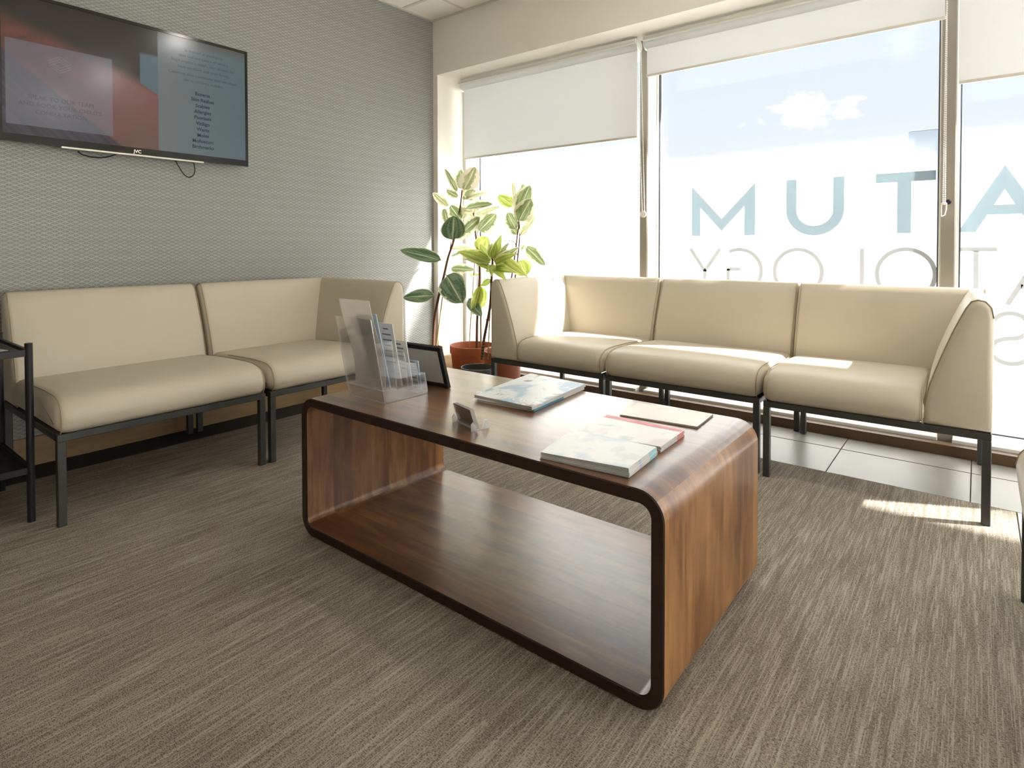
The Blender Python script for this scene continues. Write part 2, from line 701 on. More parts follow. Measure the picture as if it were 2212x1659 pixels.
WOODEND = mat_wood('dark_stained_edge', 'x', [srgb(34, 18, 14), srgb(46, 26, 20), srgb(58, 34, 25)], 0.3, 0.35, 'z')
FRAMEGREY = plain('window_frame_grey', srgb(150, 142, 130), 0.5, 0.1, 0.5, var=0.04, scale=9)
FRAMEWHITE = plain('window_frame_white', srgb(226, 224, 218), 0.45)
SEAL = plain('dark_glazing_seal', srgb(70, 74, 80), 0.6)
FILM = mat_film('frosted_film', 1.62, 1.26)
FILMHIGH = mat_film('frosted_film_high', 1.74, 1.38)
GLASS = mat_glass('window_glass', (0.97, 0.985, 0.99), 0.6)
ACRYLIC = mat_acrylic()
ACEDGE = mat_acrylic_edge()
BLIND = mat_blind()
ALU = plain('pale_aluminium', srgb(222, 218, 208), 0.3, 0.35, 0.5)
PLASTIC = plain('white_plastic', srgb(236, 233, 226), 0.4)
TERRA = plain('terracotta_plastic', srgb(172, 96, 62), 0.5, 0, 0.4, var=0.08, scale=14)
POTBLACK = plain('black_pot_plastic', srgb(62, 62, 62), 0.42, 0, 0.5)
SOIL = plain('potting_soil', srgb(66, 44, 32), 0.95, 0, 0.1, var=0.4, scale=120)
STEMBROWN = plain('woody_stem', srgb(104, 70, 52), 0.7, 0, 0.3, var=0.2, scale=60)
STEMGREEN = plain('green_stem', srgb(122, 128, 74), 0.6, 0, 0.3, var=0.12, scale=60)
CANE = plain('bamboo_cane', srgb(186, 152, 96), 0.6, 0, 0.3, var=0.12, scale=50)
LEAFV = mat_leaf('variegated_leaf', srgb(128, 146, 96), srgb(168, 178, 130), srgb(242, 236, 208), 0.62, 0.50)
LEAFD = mat_leaf('dark_variegated_leaf', srgb(72, 100, 70), srgb(118, 138, 106), srgb(214, 214, 186), 0.90, 0.25)
LEAFP = mat_leaf('pale_variegated_leaf', srgb(168, 174, 122), srgb(204, 202, 156), srgb(248, 238, 214), 0.46, 0.55)
LEAFY = mat_leaf('yellow_green_leaf', srgb(158, 178, 82), srgb(196, 206, 112), srgb(230, 232, 162), 0.80, 0.50)
def mat_paper(name, col, tr=0.45, var=0.04):
    m, t = material(name)
    n = t.noise(t.vec(*t.xyz('Position')), 40, 3)
    c = t.mix(n, tuple(x * (1 - var) for x in col), tuple(min(1, x * (1 + var)) for x in col))
    tl = t.n('ShaderNodeBsdfTranslucent')
    t.put(tl.inputs[0], c)
    t.out(t.mixs(tr, t.bsdf(c, 0.6, 0, 0.3), tl.outputs[0]))
    return m


PAPER = mat_paper('white_paper', srgb(228, 227, 224), 0.3)
PAPERGREY = mat_paper('grey_leaflet', srgb(238, 233, 226), 0.5)
PAPERBLUE = mat_paper('pale_blue_leaflet', srgb(196, 212, 226), 0.35, 0.1)
INK = plain('printed_ink', srgb(108, 122, 140), 0.6)
CARDDARK = plain('dark_grey_card', srgb(104, 92, 84), 0.6, var=0.12, scale=60)
PAGES = mat_pages()
COVER_A = mat_cover('cover_seaside', srgb(218, 222, 226), srgb(150, 178, 206), srgb(122, 104, 92), 7.0, 1.0)
COVER_B = mat_cover('cover_pale_blue', srgb(236, 238, 240), srgb(208, 220, 232), srgb(222, 225, 230), 9.0, 5.0)
COVER_C = mat_cover('cover_pale_pink', srgb(238, 236, 238), srgb(224, 214, 218), srgb(206, 214, 222), 9.0, 9.0)
COVER_D = mat_cover('cover_ivory', srgb(234, 230, 222), srgb(226, 222, 214), srgb(216, 212, 202), 8.0, 3.0)
SPINEBLUE = plain('blue_spine_print', srgb(150, 204, 216), 0.4)
SPINERED = plain('red_spine_print', srgb(222, 128, 132), 0.4)
SPINETEAL = plain('teal_spine', srgb(48, 120, 150), 0.4)
COVERTXT = plain('white_cover_print', srgb(244, 244, 244), 0.3)
GREYTXT = plain('grey_cover_print', srgb(120, 122, 126), 0.4)

# ------------------------------------------------------------------ room shell
XA = -3.41          # wallpaper wall
YW = 3.305          # plaster face of the window wall
YF = 3.60           # front of the window mullions
YG = 3.77           # glass
XR = 3.60
YB = -2.7
ZC = 2.785
XREV = -3.36
ZH = 2.36           # underside of the plaster header

wl = struct(obj('wall_left', boxbm((XA - 0.15, YB - 0.1, -0.02), (XA, 4.0, ZC + 0.02)), WALLPAPER, None, False))
wb = struct(obj('wall_back', boxbm((XA - 0.15, YB - 0.15, -0.02), (XR + 0.15, YB, ZC + 0.02)), PAINT, None, False))
RY0, RY1 = 0.60, 2.7                 # unseen glazed stretch added to the right-hand wall for more light
bm = BM()
box(bm, (XR, YB - 0.1, -0.02), (XR + 0.15, RY0, ZC + 0.02))
box(bm, (XR, RY1, -0.02), (XR + 0.15, 4.0, ZC + 0.02))
box(bm, (XR, RY0, ZH), (XR + 0.15, RY1, ZC + 0.02))
wr = struct(obj('wall_right', bm, PAINT, None, False))
bm = BM()
box(bm, (XA, YW, ZH), (XR, 4.0, ZC + 0.02))                    # header above the windows
box(bm, (XA, YW, -0.02), (XREV, 4.0, ZH))                      # pier at the corner
struct(obj('wall_window', bm, PAINT, None, False))

# floor: screed, dark border strip, stone tiles, carpet
floor = struct(obj('floor', boxbm((XA - 0.1, YB - 0.1, -0.10), (XR + 0.1, 4.0, -0.012)), GROUT, None, False))
CX0, CX1, CY1 = -3.185, 0.122, 2.90
obj('border_strip', boxbm((XA, YB, -0.012), (CX0 - 0.002, YW - 0.02, 0.0), 0.001, 1), BORDER, floor, False)
TX = [-0.522 + 0.508 * k for k in range(-6, 7)]
TYS = [(2.905, 3.279), (3.283, 3.485)]
tile_cache = {}


def tile(x0, x1, y0, y1):
    g = 0.0016
    key = (round(x1 - x0, 4), round(y1 - y0, 4))
    if key not in tile_cache:
        w_, d_ = x1 - x0 - 2 * g, y1 - y0 - 2 * g
        tile_cache[key] = new_mesh('floor_tile', boxbm((-w_ / 2, -d_ / 2, -0.011), (w_ / 2, d_ / 2, 0.0), 0.0015, 1), TILE, False)
    o = link('floor_tile', tile_cache[key], floor)
    o.location = ((x0 + x1) / 2, (y0 + y1) / 2, 0)


xs = [CX0 + 0.0] + [x for x in TX if CX0 < x < XR] + [XR]
for x0, x1 in zip(xs, xs[1:]):
    for y0, y1 in TYS:
        tile(x0, x1, y0, y1)
ys = [2.903 - 0.13] + [2.773 - 0.508 * k for k in range(1, 11)] + [YB]
xr = [CX1 + 0.002, 0.494, 1.002, 1.51, 2.018, 2.526, XR]
ys = [2.905] + [2.773 - 0.508 * k for k in range(0, 11)]
ys = [y for y in ys if y > YB] + [YB]
for y1, y0 in zip(ys, ys[1:]):
    for x0, x1 in zip(xr, xr[1:]):
        tile(x0, x1, y0, y1)
carpet = obj('carpet', boxbm((CX0, YB, -0.011), (CX1, CY1, 0.002), 0.001, 1), CARPET, None, False)
tag(carpet, 'brown and beige woven carpet covering the middle of the floor', 'carpet')

# skirtings and sill
struct(obj('baseboard_left', boxbm((XA, YB, 0.0), (XA + 0.016, YW, 0.133), 0.003, 2), OAK, None, False))
struct(obj('baseboard_reveal', boxbm((XREV, YW, 0.0), (XREV + 0.016, 3.53, 0.133), 0.003, 2), OAK, None, False))
bm = BM()
box(bm, (XREV + 0.016, 3.487, -0.011), (XR, 3.545, 0.050), 0.003, 2)
struct(obj('baseboard_window', bm, OAKX, None, False))

# suspended ceiling: lay-in tiles in a white grid
ceil = struct(obj('ceiling', boxbm((XA - 0.1, YB - 0.1, ZC + 0.03), (XR + 0.1, 4.0, ZC + 0.06)), CEIL, None, False))
GX = [XA + 0.012, -3.044] + [-3.044 + 0.6 * k for k in range(1, 10)] + [XR - 0.012]
GY = [YW - 0.012, 2.98] + [2.98 - 0.6 * k for k in range(1, 10)] + [YB + 0.012]
ct = {}
for i, (x0, x1) in enumerate(zip(GX, GX[1:])):
    for j, (y1, y0) in enumerate(zip(GY, GY[1:])):
        k = (round(x1 - x0, 3), round(y1 - y0, 3))
        if k not in ct:
            ct[k] = new_mesh('ceiling_tile', boxbm((-k[0] / 2 + 0.010, -k[1] / 2 + 0.010, 0.0), (k[0] / 2 - 0.010, k[1] / 2 - 0.010, 0.02), 0.002, 1), CEIL, False)
        o = link('ceiling_tile', ct[k], ceil)
        o.location = ((x0 + x1) / 2, (y0 + y1) / 2, ZC + 0.004)
for x in GX[1:-1]:
    obj('grid_bar', boxbm((x - 0.012, YB, ZC), (x + 0.012, YW, ZC + 0.006)), TBAR, ceil, False)
for y in GY[1:-1]:
    obj('grid_bar', boxbm((XA, y - 0.012, ZC - 0.0005), (XR, y + 0.012, ZC + 0.0055)), TBAR, ceil, False)
bm = BM()
box(bm, (XA, YB, ZC - 0.004), (XA + 0.024, YW, ZC + 0.03))
box(bm, (XA + 0.024, YW - 0.024, ZC - 0.004), (XR, YW, ZC + 0.03))
struct(obj('trim_1', bm, TBAR, None, False))

# a row of recessed round downlights near the windows
m, t = material('lit_diffuser')
t.out(t.shader('ShaderNodeEmission', Color=(1.0, 0.96, 0.90), Strength=LAMP_STRENGTH))
LIT = m
COLN = ['first from the television wall', 'second from the television wall', 'third from the television wall']
rim_bm = BM()
lathe(rim_bm, [(0.070, 0.004), (0.074, -0.004), (0.096, -0.006), (0.100, -0.001), (0.100, 0.003)], 32)
rim_me = new_mesh('rim', rim_bm, PLASTIC)
dif_bm = BM()
lathe(dif_bm, [(0.0, 0.0), (0.071, 0.0)], 32)
dif_me = new_mesh('diffuser', dif_bm, LIT)
for j, yy in enumerate((2.22,)):
    for i, xx in enumerate((-1.27, 0.48, 2.23)):
        L = thing('downlight', 'round recessed ceiling downlight, %s' % COLN[i], 'light', (xx, yy, ZC), 0, 'recessed ceiling downlights')
        link('rim', rim_me, L)
        link('diffuser', dif_me, L)

# ------------------------------------------------------------------ windows
MULL = [(-1.766, -1.714), (-0.149, -0.090), (1.475, 1.531)]
bays = [(XREV, MULL[0][0]), (MULL[0][1], MULL[1][0]), (MULL[1][1], MULL[2][0]), (MULL[2][1], XR)]
wins = []
for i, (x0, x1) in enumerate(bays):
    wn = bpy.data.objects.new('window_%d' % (i + 1), None)
    COL.objects.link(wn)
    struct(wn)
    wn.location = ((x0 + x1) / 2, YG, 0)
    wn.empty_display_size = 0.05
    wins.append(wn)
    c = Vector(wn.location)

    def lb(a, b, bev=0.0):
        return boxbm(Vector(a) - c, Vector(b) - c, bev, 1)
    jx0, jx1 = x0 + (0.03 if i == 0 else 0.0), x1
    obj('bottom_rail', lb((jx0, 3.546, -0.011), (jx1, 3.82, 0.066), 0.003), FRAMEWHITE, wn, False)
    obj('top_rail', lb((jx0, 3.64, ZH - 0.06), (jx1, 3.82, ZH), 0.003), FRAMEWHITE, wn, False)
    obj('jamb', lb((jx0, 3.735, 0.066), (jx0 + 0.012, 3.81, ZH - 0.06)), FRAMEWHITE, wn, False)
    obj('jamb', lb((jx1 - 0.012, 3.735, 0.066), (jx1, 3.81, ZH - 0.06)), FRAMEWHITE, wn, False)
    bm = BM()
    for a, b in (((jx0 + 0.012, YG - 0.012, 0.066), (jx0 + 0.019, YG + 0.012, ZH - 0.06)), ((jx1 - 0.019, YG - 0.012, 0.066), (jx1 - 0.012, YG + 0.012, ZH - 0.06)),
                 ((jx0 + 0.019, YG - 0.012, 0.066), (jx1 - 0.019, YG + 0.012, 0.072))):
        box(bm, Vector(a) - c, Vector(b) - c)
    obj('glazing_seal', bm, SEAL, wn, False)
    obj('glass_pane', lb((jx0 + 0.019, YG - 0.004, 0.072), (jx1 - 0.019, YG + 0.004, ZH - 0.06)), GLASS, wn, False)
    bm = BM()
    vs = [bm.verts.new(Vector(p) - c) for p in ((jx0 + 0.02, YG - 0.0055, 0.073), (jx1 - 0.02, YG - 0.0055, 0.073), (jx1 - 0.02, YG - 0.0055, 1.85), (jx0 + 0.02, YG - 0.0055, 1.85))]
    bm.faces.new(vs)
    obj('frosted_film', bm, FILMHIGH if i == 0 else FILM, wn, False)
# left jamb post and mullions
for k, (a, b) in enumerate(MULL):
    struct(obj('trim_%d' % (k + 2), boxbm((a, YF, 0.03), (b, 3.825, ZH), 0.003, 1), [FRAMEGREY], None, False))
struct(obj('trim_5', boxbm((XREV, 3.60, 0.0), (XREV + 0.03, 3.825, ZH), 0.002, 1), FRAMEWHITE, None, False))
# sunlit paleness of the mullion sides is put into white cheek plates
for k, (a, b) in enumerate(MULL):
    o = bpy.data.objects['trim_%d' % (k + 2)]
    obj('side_cheek', boxbm((b, YF + 0.012, 0.066), (b + 0.003, 3.735, ZH - 0.06)), FRAMEWHITE, o, False)
    obj('side_cheek', boxbm((a - 0.003, YF + 0.012, 0.066), (a, 3.735, ZH - 0.06)), FRAMEWHITE, o, False)
# dark screw cap on the second mullion
o = bpy.data.objects['trim_3']
bm = BM()
cp = at_y(2049, 436, YF)
lathe(bm, [(0.0, 0.012), (0.008, 0.011), (0.011, 0.004), (0.012, 0.0), (0, 0)], 14)
bmesh.ops.transform(bm, matrix=Matrix.Translation((cp.x, YF, cp.z)) @ Matrix.Rotation(pi / 2, 4, 'X'), verts=bm.verts[:])
obj('screw_cap', bm, BLACK, o)

# unseen window added in the right-hand wall for light from that side
wn = bpy.data.objects.new('window_5', None)
COL.objects.link(wn)
struct(wn)
wn.location = (XR + 0.075, (RY0 + RY1) / 2, 0)
c = Vector(wn.location)


def rb(a, b, bev=0.0):
    return boxbm(Vector(a) - c, Vector(b) - c, bev, 1)


obj('bottom_rail', rb((XR + 0.03, RY0, 0.0), (XR + 0.12, RY1, 0.08)), FRAMEWHITE, wn, False)
obj('top_rail', rb((XR + 0.03, RY0, ZH - 0.06), (XR + 0.12, RY1, ZH)), FRAMEWHITE, wn, False)
ycuts = [RY0 + (RY1 - RY0) * k / 2 for k in range(3)]
for y_ in ycuts:
    obj('mullion', rb((XR + 0.03, max(RY0, y_ - 0.03), 0.08), (XR + 0.12, min(RY1, y_ + 0.03), ZH - 0.06)), FRAMEGREY, wn, False)
for y0_, y1_ in zip(ycuts, ycuts[1:]):
    obj('glass_pane', rb((XR + 0.071, y0_ + 0.03, 0.08), (XR + 0.079, y1_ - 0.03, ZH - 0.06)), GLASS, wn, False)
    bm = BM()
    bm.faces.new([bm.verts.new(Vector(p) - c) for p in ((XR + 0.069, y0_ + 0.031, 0.081), (XR + 0.069, y1_ - 0.031, 0.081), (XR + 0.069, y1_ - 0.031, 1.85), (XR + 0.069, y0_ + 0.031, 1.85))])
    obj('frosted_film', bm, FILMHIGH, wn, False)

# ---- vinyl lettering on the inside of the glass (reads from outside, so mirrored in here)
m, t = material('grey_blue_vinyl')
tl = t.shader('ShaderNodeBsdfTranslucent', Color=srgb(188, 197, 201))
df = t.shader('ShaderNodeBsdfDiffuse', Color=srgb(150, 168, 176))
t.out(t.mixs(0.35, tl, df))
VINYL = m
m, t = material('pale_grey_vinyl')
tl = t.shader('ShaderNodeBsdfTranslucent', Color=srgb(188, 188, 187))
df = t.shader('ShaderNodeBsdfDiffuse', Color=srgb(190, 190, 190))
t.out(t.mixs(0.30, tl, df))
VINYL2 = m
YL = YG - 0.0085


def letter(win, poly_list, mat):
    """flat vinyl letter; each polygon is (x, z) in world"""
    c = Vector(win.location)
    bm = BM()
    for poly in poly_list:
        vs0 = [bm.verts.new(Vector((x, YL, z)) - c) for x, z in poly]
        f = bm.faces.new(vs0)
        r = bmesh.ops.extrude_face_region(bm, geom=[f])
        bmesh.ops.translate(bm, vec=(0, -0.001, 0), verts=[v for v in r['geom'] if isinstance(v, bmesh.types.BMVert)])
    bmesh.ops.recalc_face_normals(bm, faces=bm.faces[:])
    bmesh.ops.triangulate(bm, faces=[f for f in bm.faces if len(f.verts) > 4])
    return obj('letter', bm, mat, win, False)


def ribbon(pts, wd, closed=False):
    """quads of constant width along an (x, z) polyline"""
    n = len(pts)
    L, R = [], []
    for i, (x, z) in enumerate(pts):
        if closed:
            a, b = pts[i - 1], pts[(i + 1) % n]
        else:
            a, b = pts[max(i - 1, 0)], pts[min(i + 1, n - 1)]
        tx, tz = b[0] - a[0], b[1] - a[1]
        l = sqrt(tx * tx + tz * tz) or 1
        nx, nz = -tz / l * wd / 2, tx / l * wd / 2
        L.append((x + nx, z + nz))
        R.append((x - nx, z - nz))
    out = []
    for i in range(n if closed else n - 1):
        j = (i + 1) % n
        out.append([L[i], L[j], R[j], R[i]])
    return out


def arc(cx, cz, rx, rz, a0, a1, n=28):
    return [(cx + rx * cos(radians(a0 + (a1 - a0) * k / n)), cz + rz * sin(radians(a0 + (a1 - a0) * k / n))) for k in range(n + 1)]


def gx_(px):
    return at_y(px, 510, YL).x


Z0, Z1 = 1.072, 1.396
w2, w3 = wins[1], wins[2]
xa, xb = gx_(1494.2), gx_(1631)


def U_(pts):
    return [(xa + u * (xb - xa), Z0 + v * (Z1 - Z0)) for u, v in pts]


letter(w2, [U_([(0, 0), (0, 1), (.4858, .33), (.4858, .09), (.143, .56), (.143, 0)]),
            U_([(.4858, .33), (1, 1), (1, 0), (.838, 0), (.838, .56), (.4858, .09)])], VINYL)
xa, xb = gx_(1697), gx_(1824)
sw = (xb - xa) * 0.195
rx = (xb - xa) / 2
cz = Z0 + rx * 0.92
up = [(xa + sw / 2, Z1), (xa + sw / 2, cz)] + arc((xa + xb) / 2, cz, rx - sw / 2, rx * 0.92 - sw * 0.36, 180, 360, 30)[1:-1] + [(xb - sw / 2, cz), (xb - sw / 2, Z1)]
letter(w2, ribbon(up, sw * 0.93), VINYL)
xa, xb = gx_(1890.5), gx_(2020.3)
xs0, xs1 = gx_(1937), gx_(1967.7)
letter(w2, [[(xa, Z1), (xb, Z1), (xb, Z1 - 0.05), (xa, Z1 - 0.05)], [(xs0, Z1 - 0.05), (xs1, Z1 - 0.05), (xs1, Z0), (xs0, Z0)]], VINYL)
xa = gx_(2068)
xm = gx_(2169)
xb = 2 * xm - xa
xj = gx_(2107) - xa
zi = Z1 - 0.115                     # apex of the inner counter
def AX(z, inner):
    """x of the left leg's outer or inner edge at height z"""
    f0, f1 = (xa, xm) if not inner else (xa + xj, xm)
    t_ = (Z1 + 0.004) if not inner else zi
    return f0 + (f1 - f0) * (z - Z0) / (t_ - Z0)
zc0, zc1 = Z0 + 0.086, Z0 + 0.134
mir = lambda p: [(2 * xm - x, z) for x, z in reversed(p)]
legA = [(xa, Z0), (xm, Z1 + 0.004), (xm, zi), (AX(zc1, True), zc1), (AX(zc0, True), zc0), (xa + xj, Z0)]
bar = [(AX(zc0, True), zc0), (2 * xm - AX(zc0, True), zc0), (2 * xm - AX(zc1, True), zc1), (AX(zc1, True), zc1)]
letter(w3, [legA, mir(legA), bar], VINYL)
# second line, thin strokes
ZT, ZB = 0.990, 0.715
ST = 0.021
y0, y1 = gx_(1491.5), gx_(1555.5)
ym = (y0 + y1) / 2
letter(w2, ribbon([(y0, ZT), (ym, ZB + 0.13)], ST) + ribbon([(y1, ZT), (ym, ZB + 0.13)], ST) + ribbon([(ym, ZB + 0.135), (ym, ZB)], ST), VINYL2)
gc, gr = gx_(1597), 0.132
letter(w2, ribbon(arc(gc, (ZT + ZB) / 2, gr, gr, 118, -120, 34), ST) + ribbon([(gc - 0.075, 0.862), (gc + 0.01, 0.862)], ST) + ribbon([(gc - 0.068, 0.862), (gc - 0.068, 0.738)], ST), VINYL2)
oc, orr = (gx_(1673.5) + gx_(1776)) / 2, (gx_(1776) - gx_(1673.5)) / 2
letter(w2, ribbon(arc(oc, (ZT + ZB) / 2, orr, 0.132, 0, 360, 40)[:-1], ST, True), VINYL2)
lx = gx_(1862.5)
letter(w2, ribbon([(lx, ZT), (lx, ZB)], ST) + ribbon([(lx, ZB + ST / 2), (lx - 0.12, ZB + ST / 2)], ST), VINYL2)
oc, orr = (gx_(1895) + gx_(2021)) / 2, (gx_(2021) - gx_(1895)) / 2
letter(w2, ribbon(arc(oc, (ZT + ZB) / 2, orr, 0.134, 0, 360, 40)[:-1], ST, True), VINYL2)
t0, t1, ts = gx_(2072), gx_(2154), gx_(2109)
letter(w3, ribbon([(t0, ZT - 0.004), (t1, ZT - 0.004)], ST) + ribbon([(ts, ZT - 0.012), (ts, ZB)], ST), VINYL2)
a0, a1 = gx_(2178), gx_(2178) + 0.26
am = (a0 + a1) / 2
letter(w3, ribbon([(a0, ZB), (am, ZT)], ST) + ribbon([(a1, ZB), (am, ZT)], ST) + ribbon([(a0 + 0.05, ZB + 0.09), (a1 - 0.05, ZB + 0.09)], ST), VINYL2)
# third line begins with a mirrored S
sx = gx_(2186)
sp_ = arc(sx, 0.612, 0.068, 0.062, 160, -90, 16)
s2_ = arc(sx, 0.488, 0.074, 0.062, 90, 340, 16)
sp_ = [(2 * sx - x, z) for x, z in reversed(arc(sx, 0.612, 0.068, 0.062, 20, 270, 16))]
s2_ = [(2 * sx - x, z) for x, z in arc(sx, 0.488, 0.074, 0.062, 90, -160, 16)]
letter(w3, ribbon(list(reversed(sp_)), ST) + ribbon(s2_, ST), VINYL2)

# ------------------------------------------------------------------ roller blinds
BLY = 3.53
b1 = (at_y(997, 190, BLY).x, at_y(1379, 90, BLY).x)
b2 = (at_y(1394, 90, BLY).x, at_y(2046, 30, BLY).x)
b3 = (at_y(2066.5, 100, BLY).x, 1.45)
b4 = (1.50, 3.58)
bots = [at_y(1379, 297.5, BLY).z, at_y(1720, 104, BLY).z, at_y(2066.3, 183, BLY).z, 2.0]
labs = ['cream roller blind lowered furthest, on the narrow window beside the plants',
        'wide cream roller blind drawn nearly up, on the middle window',
        'cream roller blind half down over the window at the right edge',
        'cream roller blind on the window beyond the right edge']


def bead_chain(bm, p, q, n):
    for k in range(n + 1):
        c = Vector(p).lerp(Vector(q), k / n)
        bmesh.ops.create_icosphere(bm, subdivisions=1, radius=0.0034, matrix=Matrix.Translation(c))


for k, ((x0, x1), zb) in enumerate(zip((b1, b2, b3, b4), bots)):
    bl = thing('roller_blind', labs[k], 'blind', ((x0 + x1) / 2, BLY, zb), 0, 'roller blinds')
    c = Vector(bl.location)
    zt = ZH - 0.052
    bm = BM()
    ring_tube(bm, [Vector((x0 + 0.006, BLY + 0.012, zt)) - c, Vector((x1 - 0.006, BLY + 0.012, zt)) - c], 0.036, 20)
    obj('fabric_roll', bm, BLIND, bl)
    bm = BM()
    box(bm, Vector((x0 + 0.002, BLY - 0.040, zt + 0.012)) - c, Vector((x1 - 0.002, BLY - 0.022, zt + 0.036)) - c, 0.003, 2)
    ring_tube(bm, [Vector((x0 + 0.002, BLY - 0.038, zt + 0.010)) - c, Vector((x1 - 0.002, BLY - 0.038, zt + 0.010)) - c], 0.008, 10)
    obj('head_rail', bm, PLASTIC, bl)
    fx0 = x0 + (0.025 if k == 0 else 0.012)
    fx1 = x1 - 0.008
    obj('blind_fabric', boxbm(Vector((fx0, BLY - 0.0006, zb + 0.01)) - c, Vector((fx1, BLY + 0.0006, zt - 0.02)) - c), BLIND, bl, False)
    obj('bottom_bar', boxbm(Vector((fx0 - 0.002, BLY - 0.005, zb)) - c, Vector((fx1 + 0.002, BLY + 0.005, zb + 0.016)) - c, 0.003, 2), ALU, bl, False)
    for xx in (x0 - 0.003, x1 - 0.003):
        bm = BM()
        lathe(bm, [(0, 0), (0.040, 0), (0.042, 0.003), (0.040, 0.006), (0, 0.006)], 20)
        bmesh.ops.transform(bm, matrix=Matrix.Translation(Vector((xx, BLY + 0.012, zt)) - c) @ Matrix.Rotation(pi / 2, 4, 'Y'), verts=bm.verts[:])
        obj('end_bracket', bm, PLASTIC, bl)
    if k == 0:
        bm = BM()
        pt = Vector((x1 + 0.004, BLY - 0.026, zt - 0.01))
        pl = at_y(1388.5, 458, BLY - 0.02)
        bead_chain(bm, pt - c, Vector((pl.x - 0.004, pl.y, pl.z)) - c, 120)
        bead_chain(bm, Vector((x1 + 0.004, BLY + 0.03, zt - 0.02)) - c, Vector((pl.x + 0.012, pl.y, pl.z)) - c, 120)
        obj('bead_chain', bm, PLASTIC, bl)
        bm = BM()
        lathe(bm, [(0, 0), (0.018, 0), (0.021, 0.003), (0.021, 0.010), (0.016, 0.013), (0.007, 0.012), (0, 0.012)], 22)
        bmesh.ops.transform(bm, matrix=Matrix.Translation(Vector((pl.x + 0.003, pl.y + 0.006, pl.z - 0.014)) - c) @ Matrix.Rotation(pi / 2, 4, 'X'), verts=bm.verts[:])
        obj('chain_weight', bm, PLASTIC, bl)
    if k == 1:
        bm = BM()
        pl = at_y(2038, 440, BLY)
        bead_chain(bm, Vector((x1 - 0.001, BLY - 0.026, zt - 0.01)) - c, Vector((pl.x - 0.002, pl.y, pl.z)) - c, 125)
        bead_chain(bm, Vector((x1 - 0.001, BLY + 0.03, zt - 0.02)) - c, Vector((pl.x + 0.006, pl.y + 0.01, pl.z)) - c, 125)
        obj('bead_chain', bm, PLASTIC, bl)
        bm = BM()
        box(bm, Vector((pl.x - 0.010, pl.y - 0.008, pl.z - 0.006)) - c, Vector((pl.x + 0.014, pl.y + 0.008, pl.z + 0.004)) - c, 0.002, 1)
        box(bm, Vector((pl.x - 0.010, pl.y - 0.008, pl.z - 0.062)) - c, Vector((pl.x - 0.006, pl.y + 0.008, pl.z - 0.006)) - c, 0.001, 1)
        ring_tube(bm, [Vector(q) + Vector((pl.x, pl.y, pl.z)) - c for q in ((0.012, 0, -0.006), (0.011, 0, -0.03), (0.006, 0, -0.055), (-0.008, 0, -0.062))], 0.003, 6)
        obj('chain_holder', bm, PLASTIC, bl)

# ------------------------------------------------------------------ modular sofas
SW, SD = 0.772, 0.77
BACK = [(0.0, 0.336), (0.0, 0.55), (0.0, 0.745), (0.006, 0.782), (0.024, 0.804), (0.046, 0.809), (0.064, 0.802), (0.080, 0.776), (0.098, 0.735),
        (0.118, 0.685), (0.143, 0.615), (0.168, 0.54), (0.186, 0.48), (0.198, 0.425), (0.202, 0.38), (0.202, 0.336)]
BACKB = [0, .004, .004, .002, .002, .003, .003, .004, .006, .008, .010, .010, .006, .003, 0, 0]
SEAT = [(0.004, 0.336), (-0.010, 0.355), (-0.014, 0.385), (-0.008, 0.415), (0.010, 0.440), (0.040, 0.455), (0.085, 0.462), (0.16, 0.464), (0.28, 0.462),
        (0.42, 0.457), (0.575, 0.450), (0.60, 0.40), (0.60, 0.336)]
SEATB = [0, .003, .004, .004, .005, .006, .008, .010, .010, .008, .002, 0, 0]


def sofa(name, label, loc, rz, arm=None, SW=0.775, group='beige modular sofa seats'):
    s = thing(name, label, 'sofa', loc, rz, group)
    x0, x1 = (0.19 if arm == 'left' else -0.003), (SW - 0.19 if arm == 'right' else SW + 0.003)
    bm = BM()
    loft(bm, SEAT, x1 - x0, lambda q, a, b: (x0 + q, a, b), 0.038, SEATB, 10)
    sc = obj('seat_cushion', bm, LEATHER, s, True, 60)
    bm = BM()
    loft(bm, BACK, SW + 0.006, lambda q, a, b: (-0.003 + q, SD - a, b), 0.024, BACKB, 10)
    bk = obj('backrest', bm, LEATHER, s, True, 60)

    def seam(parent, prof, fn, s_at):
        b2_ = BM()
        ring_tube(b2_, [fn(s_at, a, b) for a, b in prof], 0.0022, 6)
        obj('piping', b2_, PIPING, parent)
    pr = [(a + 0.000, b) for a, b in BACK[2:]]
    for q in ((0.008,), (SW - 0.008,)):
        seam(bk, pr, lambda q_, a, b: (q_, SD - a, b), q[0])
    for q in (x0 + 0.016, x1 - 0.016):
        seam(sc, SEAT[0:10], lambda q_, a, b: (q_, a, b), q)
    if arm:
        bm = BM()
        if arm == 'right':
            fa = lambda q, a, b: (SW - a, -0.006 + q, b)
        else:
            fa = lambda q, a, b: (a, -0.006 + q, b)
        loft(bm, BACK, SD, fa, 0.020, BACKB, 10)
        ar = obj('armrest', bm, LEATHER, s, True, 60)
        seam(ar, pr, fa, 0.010)
    # steel frame
    bm = BM()
    T = 0.027
    zt, zb = 0.334, 0.307
    box(bm, (0.002, 0.0, zb), (SW - 0.002, T, zt), 0.002, 1)
    box(bm, (0.002, SD - T, zb), (SW - 0.002, SD, zt), 0.002, 1)
    box(bm, (0.002, T, zb), (0.002 + T, SD - T, zt), 0.002, 1)
    box(bm, (SW - 0.002 - T, T, zb), (SW - 0.002, SD - T, zt), 0.002, 1)
    obj('seat_frame', bm, STEEL, s, False)
    for xx in (0.002, SW - 0.002 - T):
        for yy in (0.0, SD - T):
            obj('leg', boxbm((xx, yy, 0.002), (xx + T, yy + T, zb), 0.002, 1), STEEL, s, False)
    return s


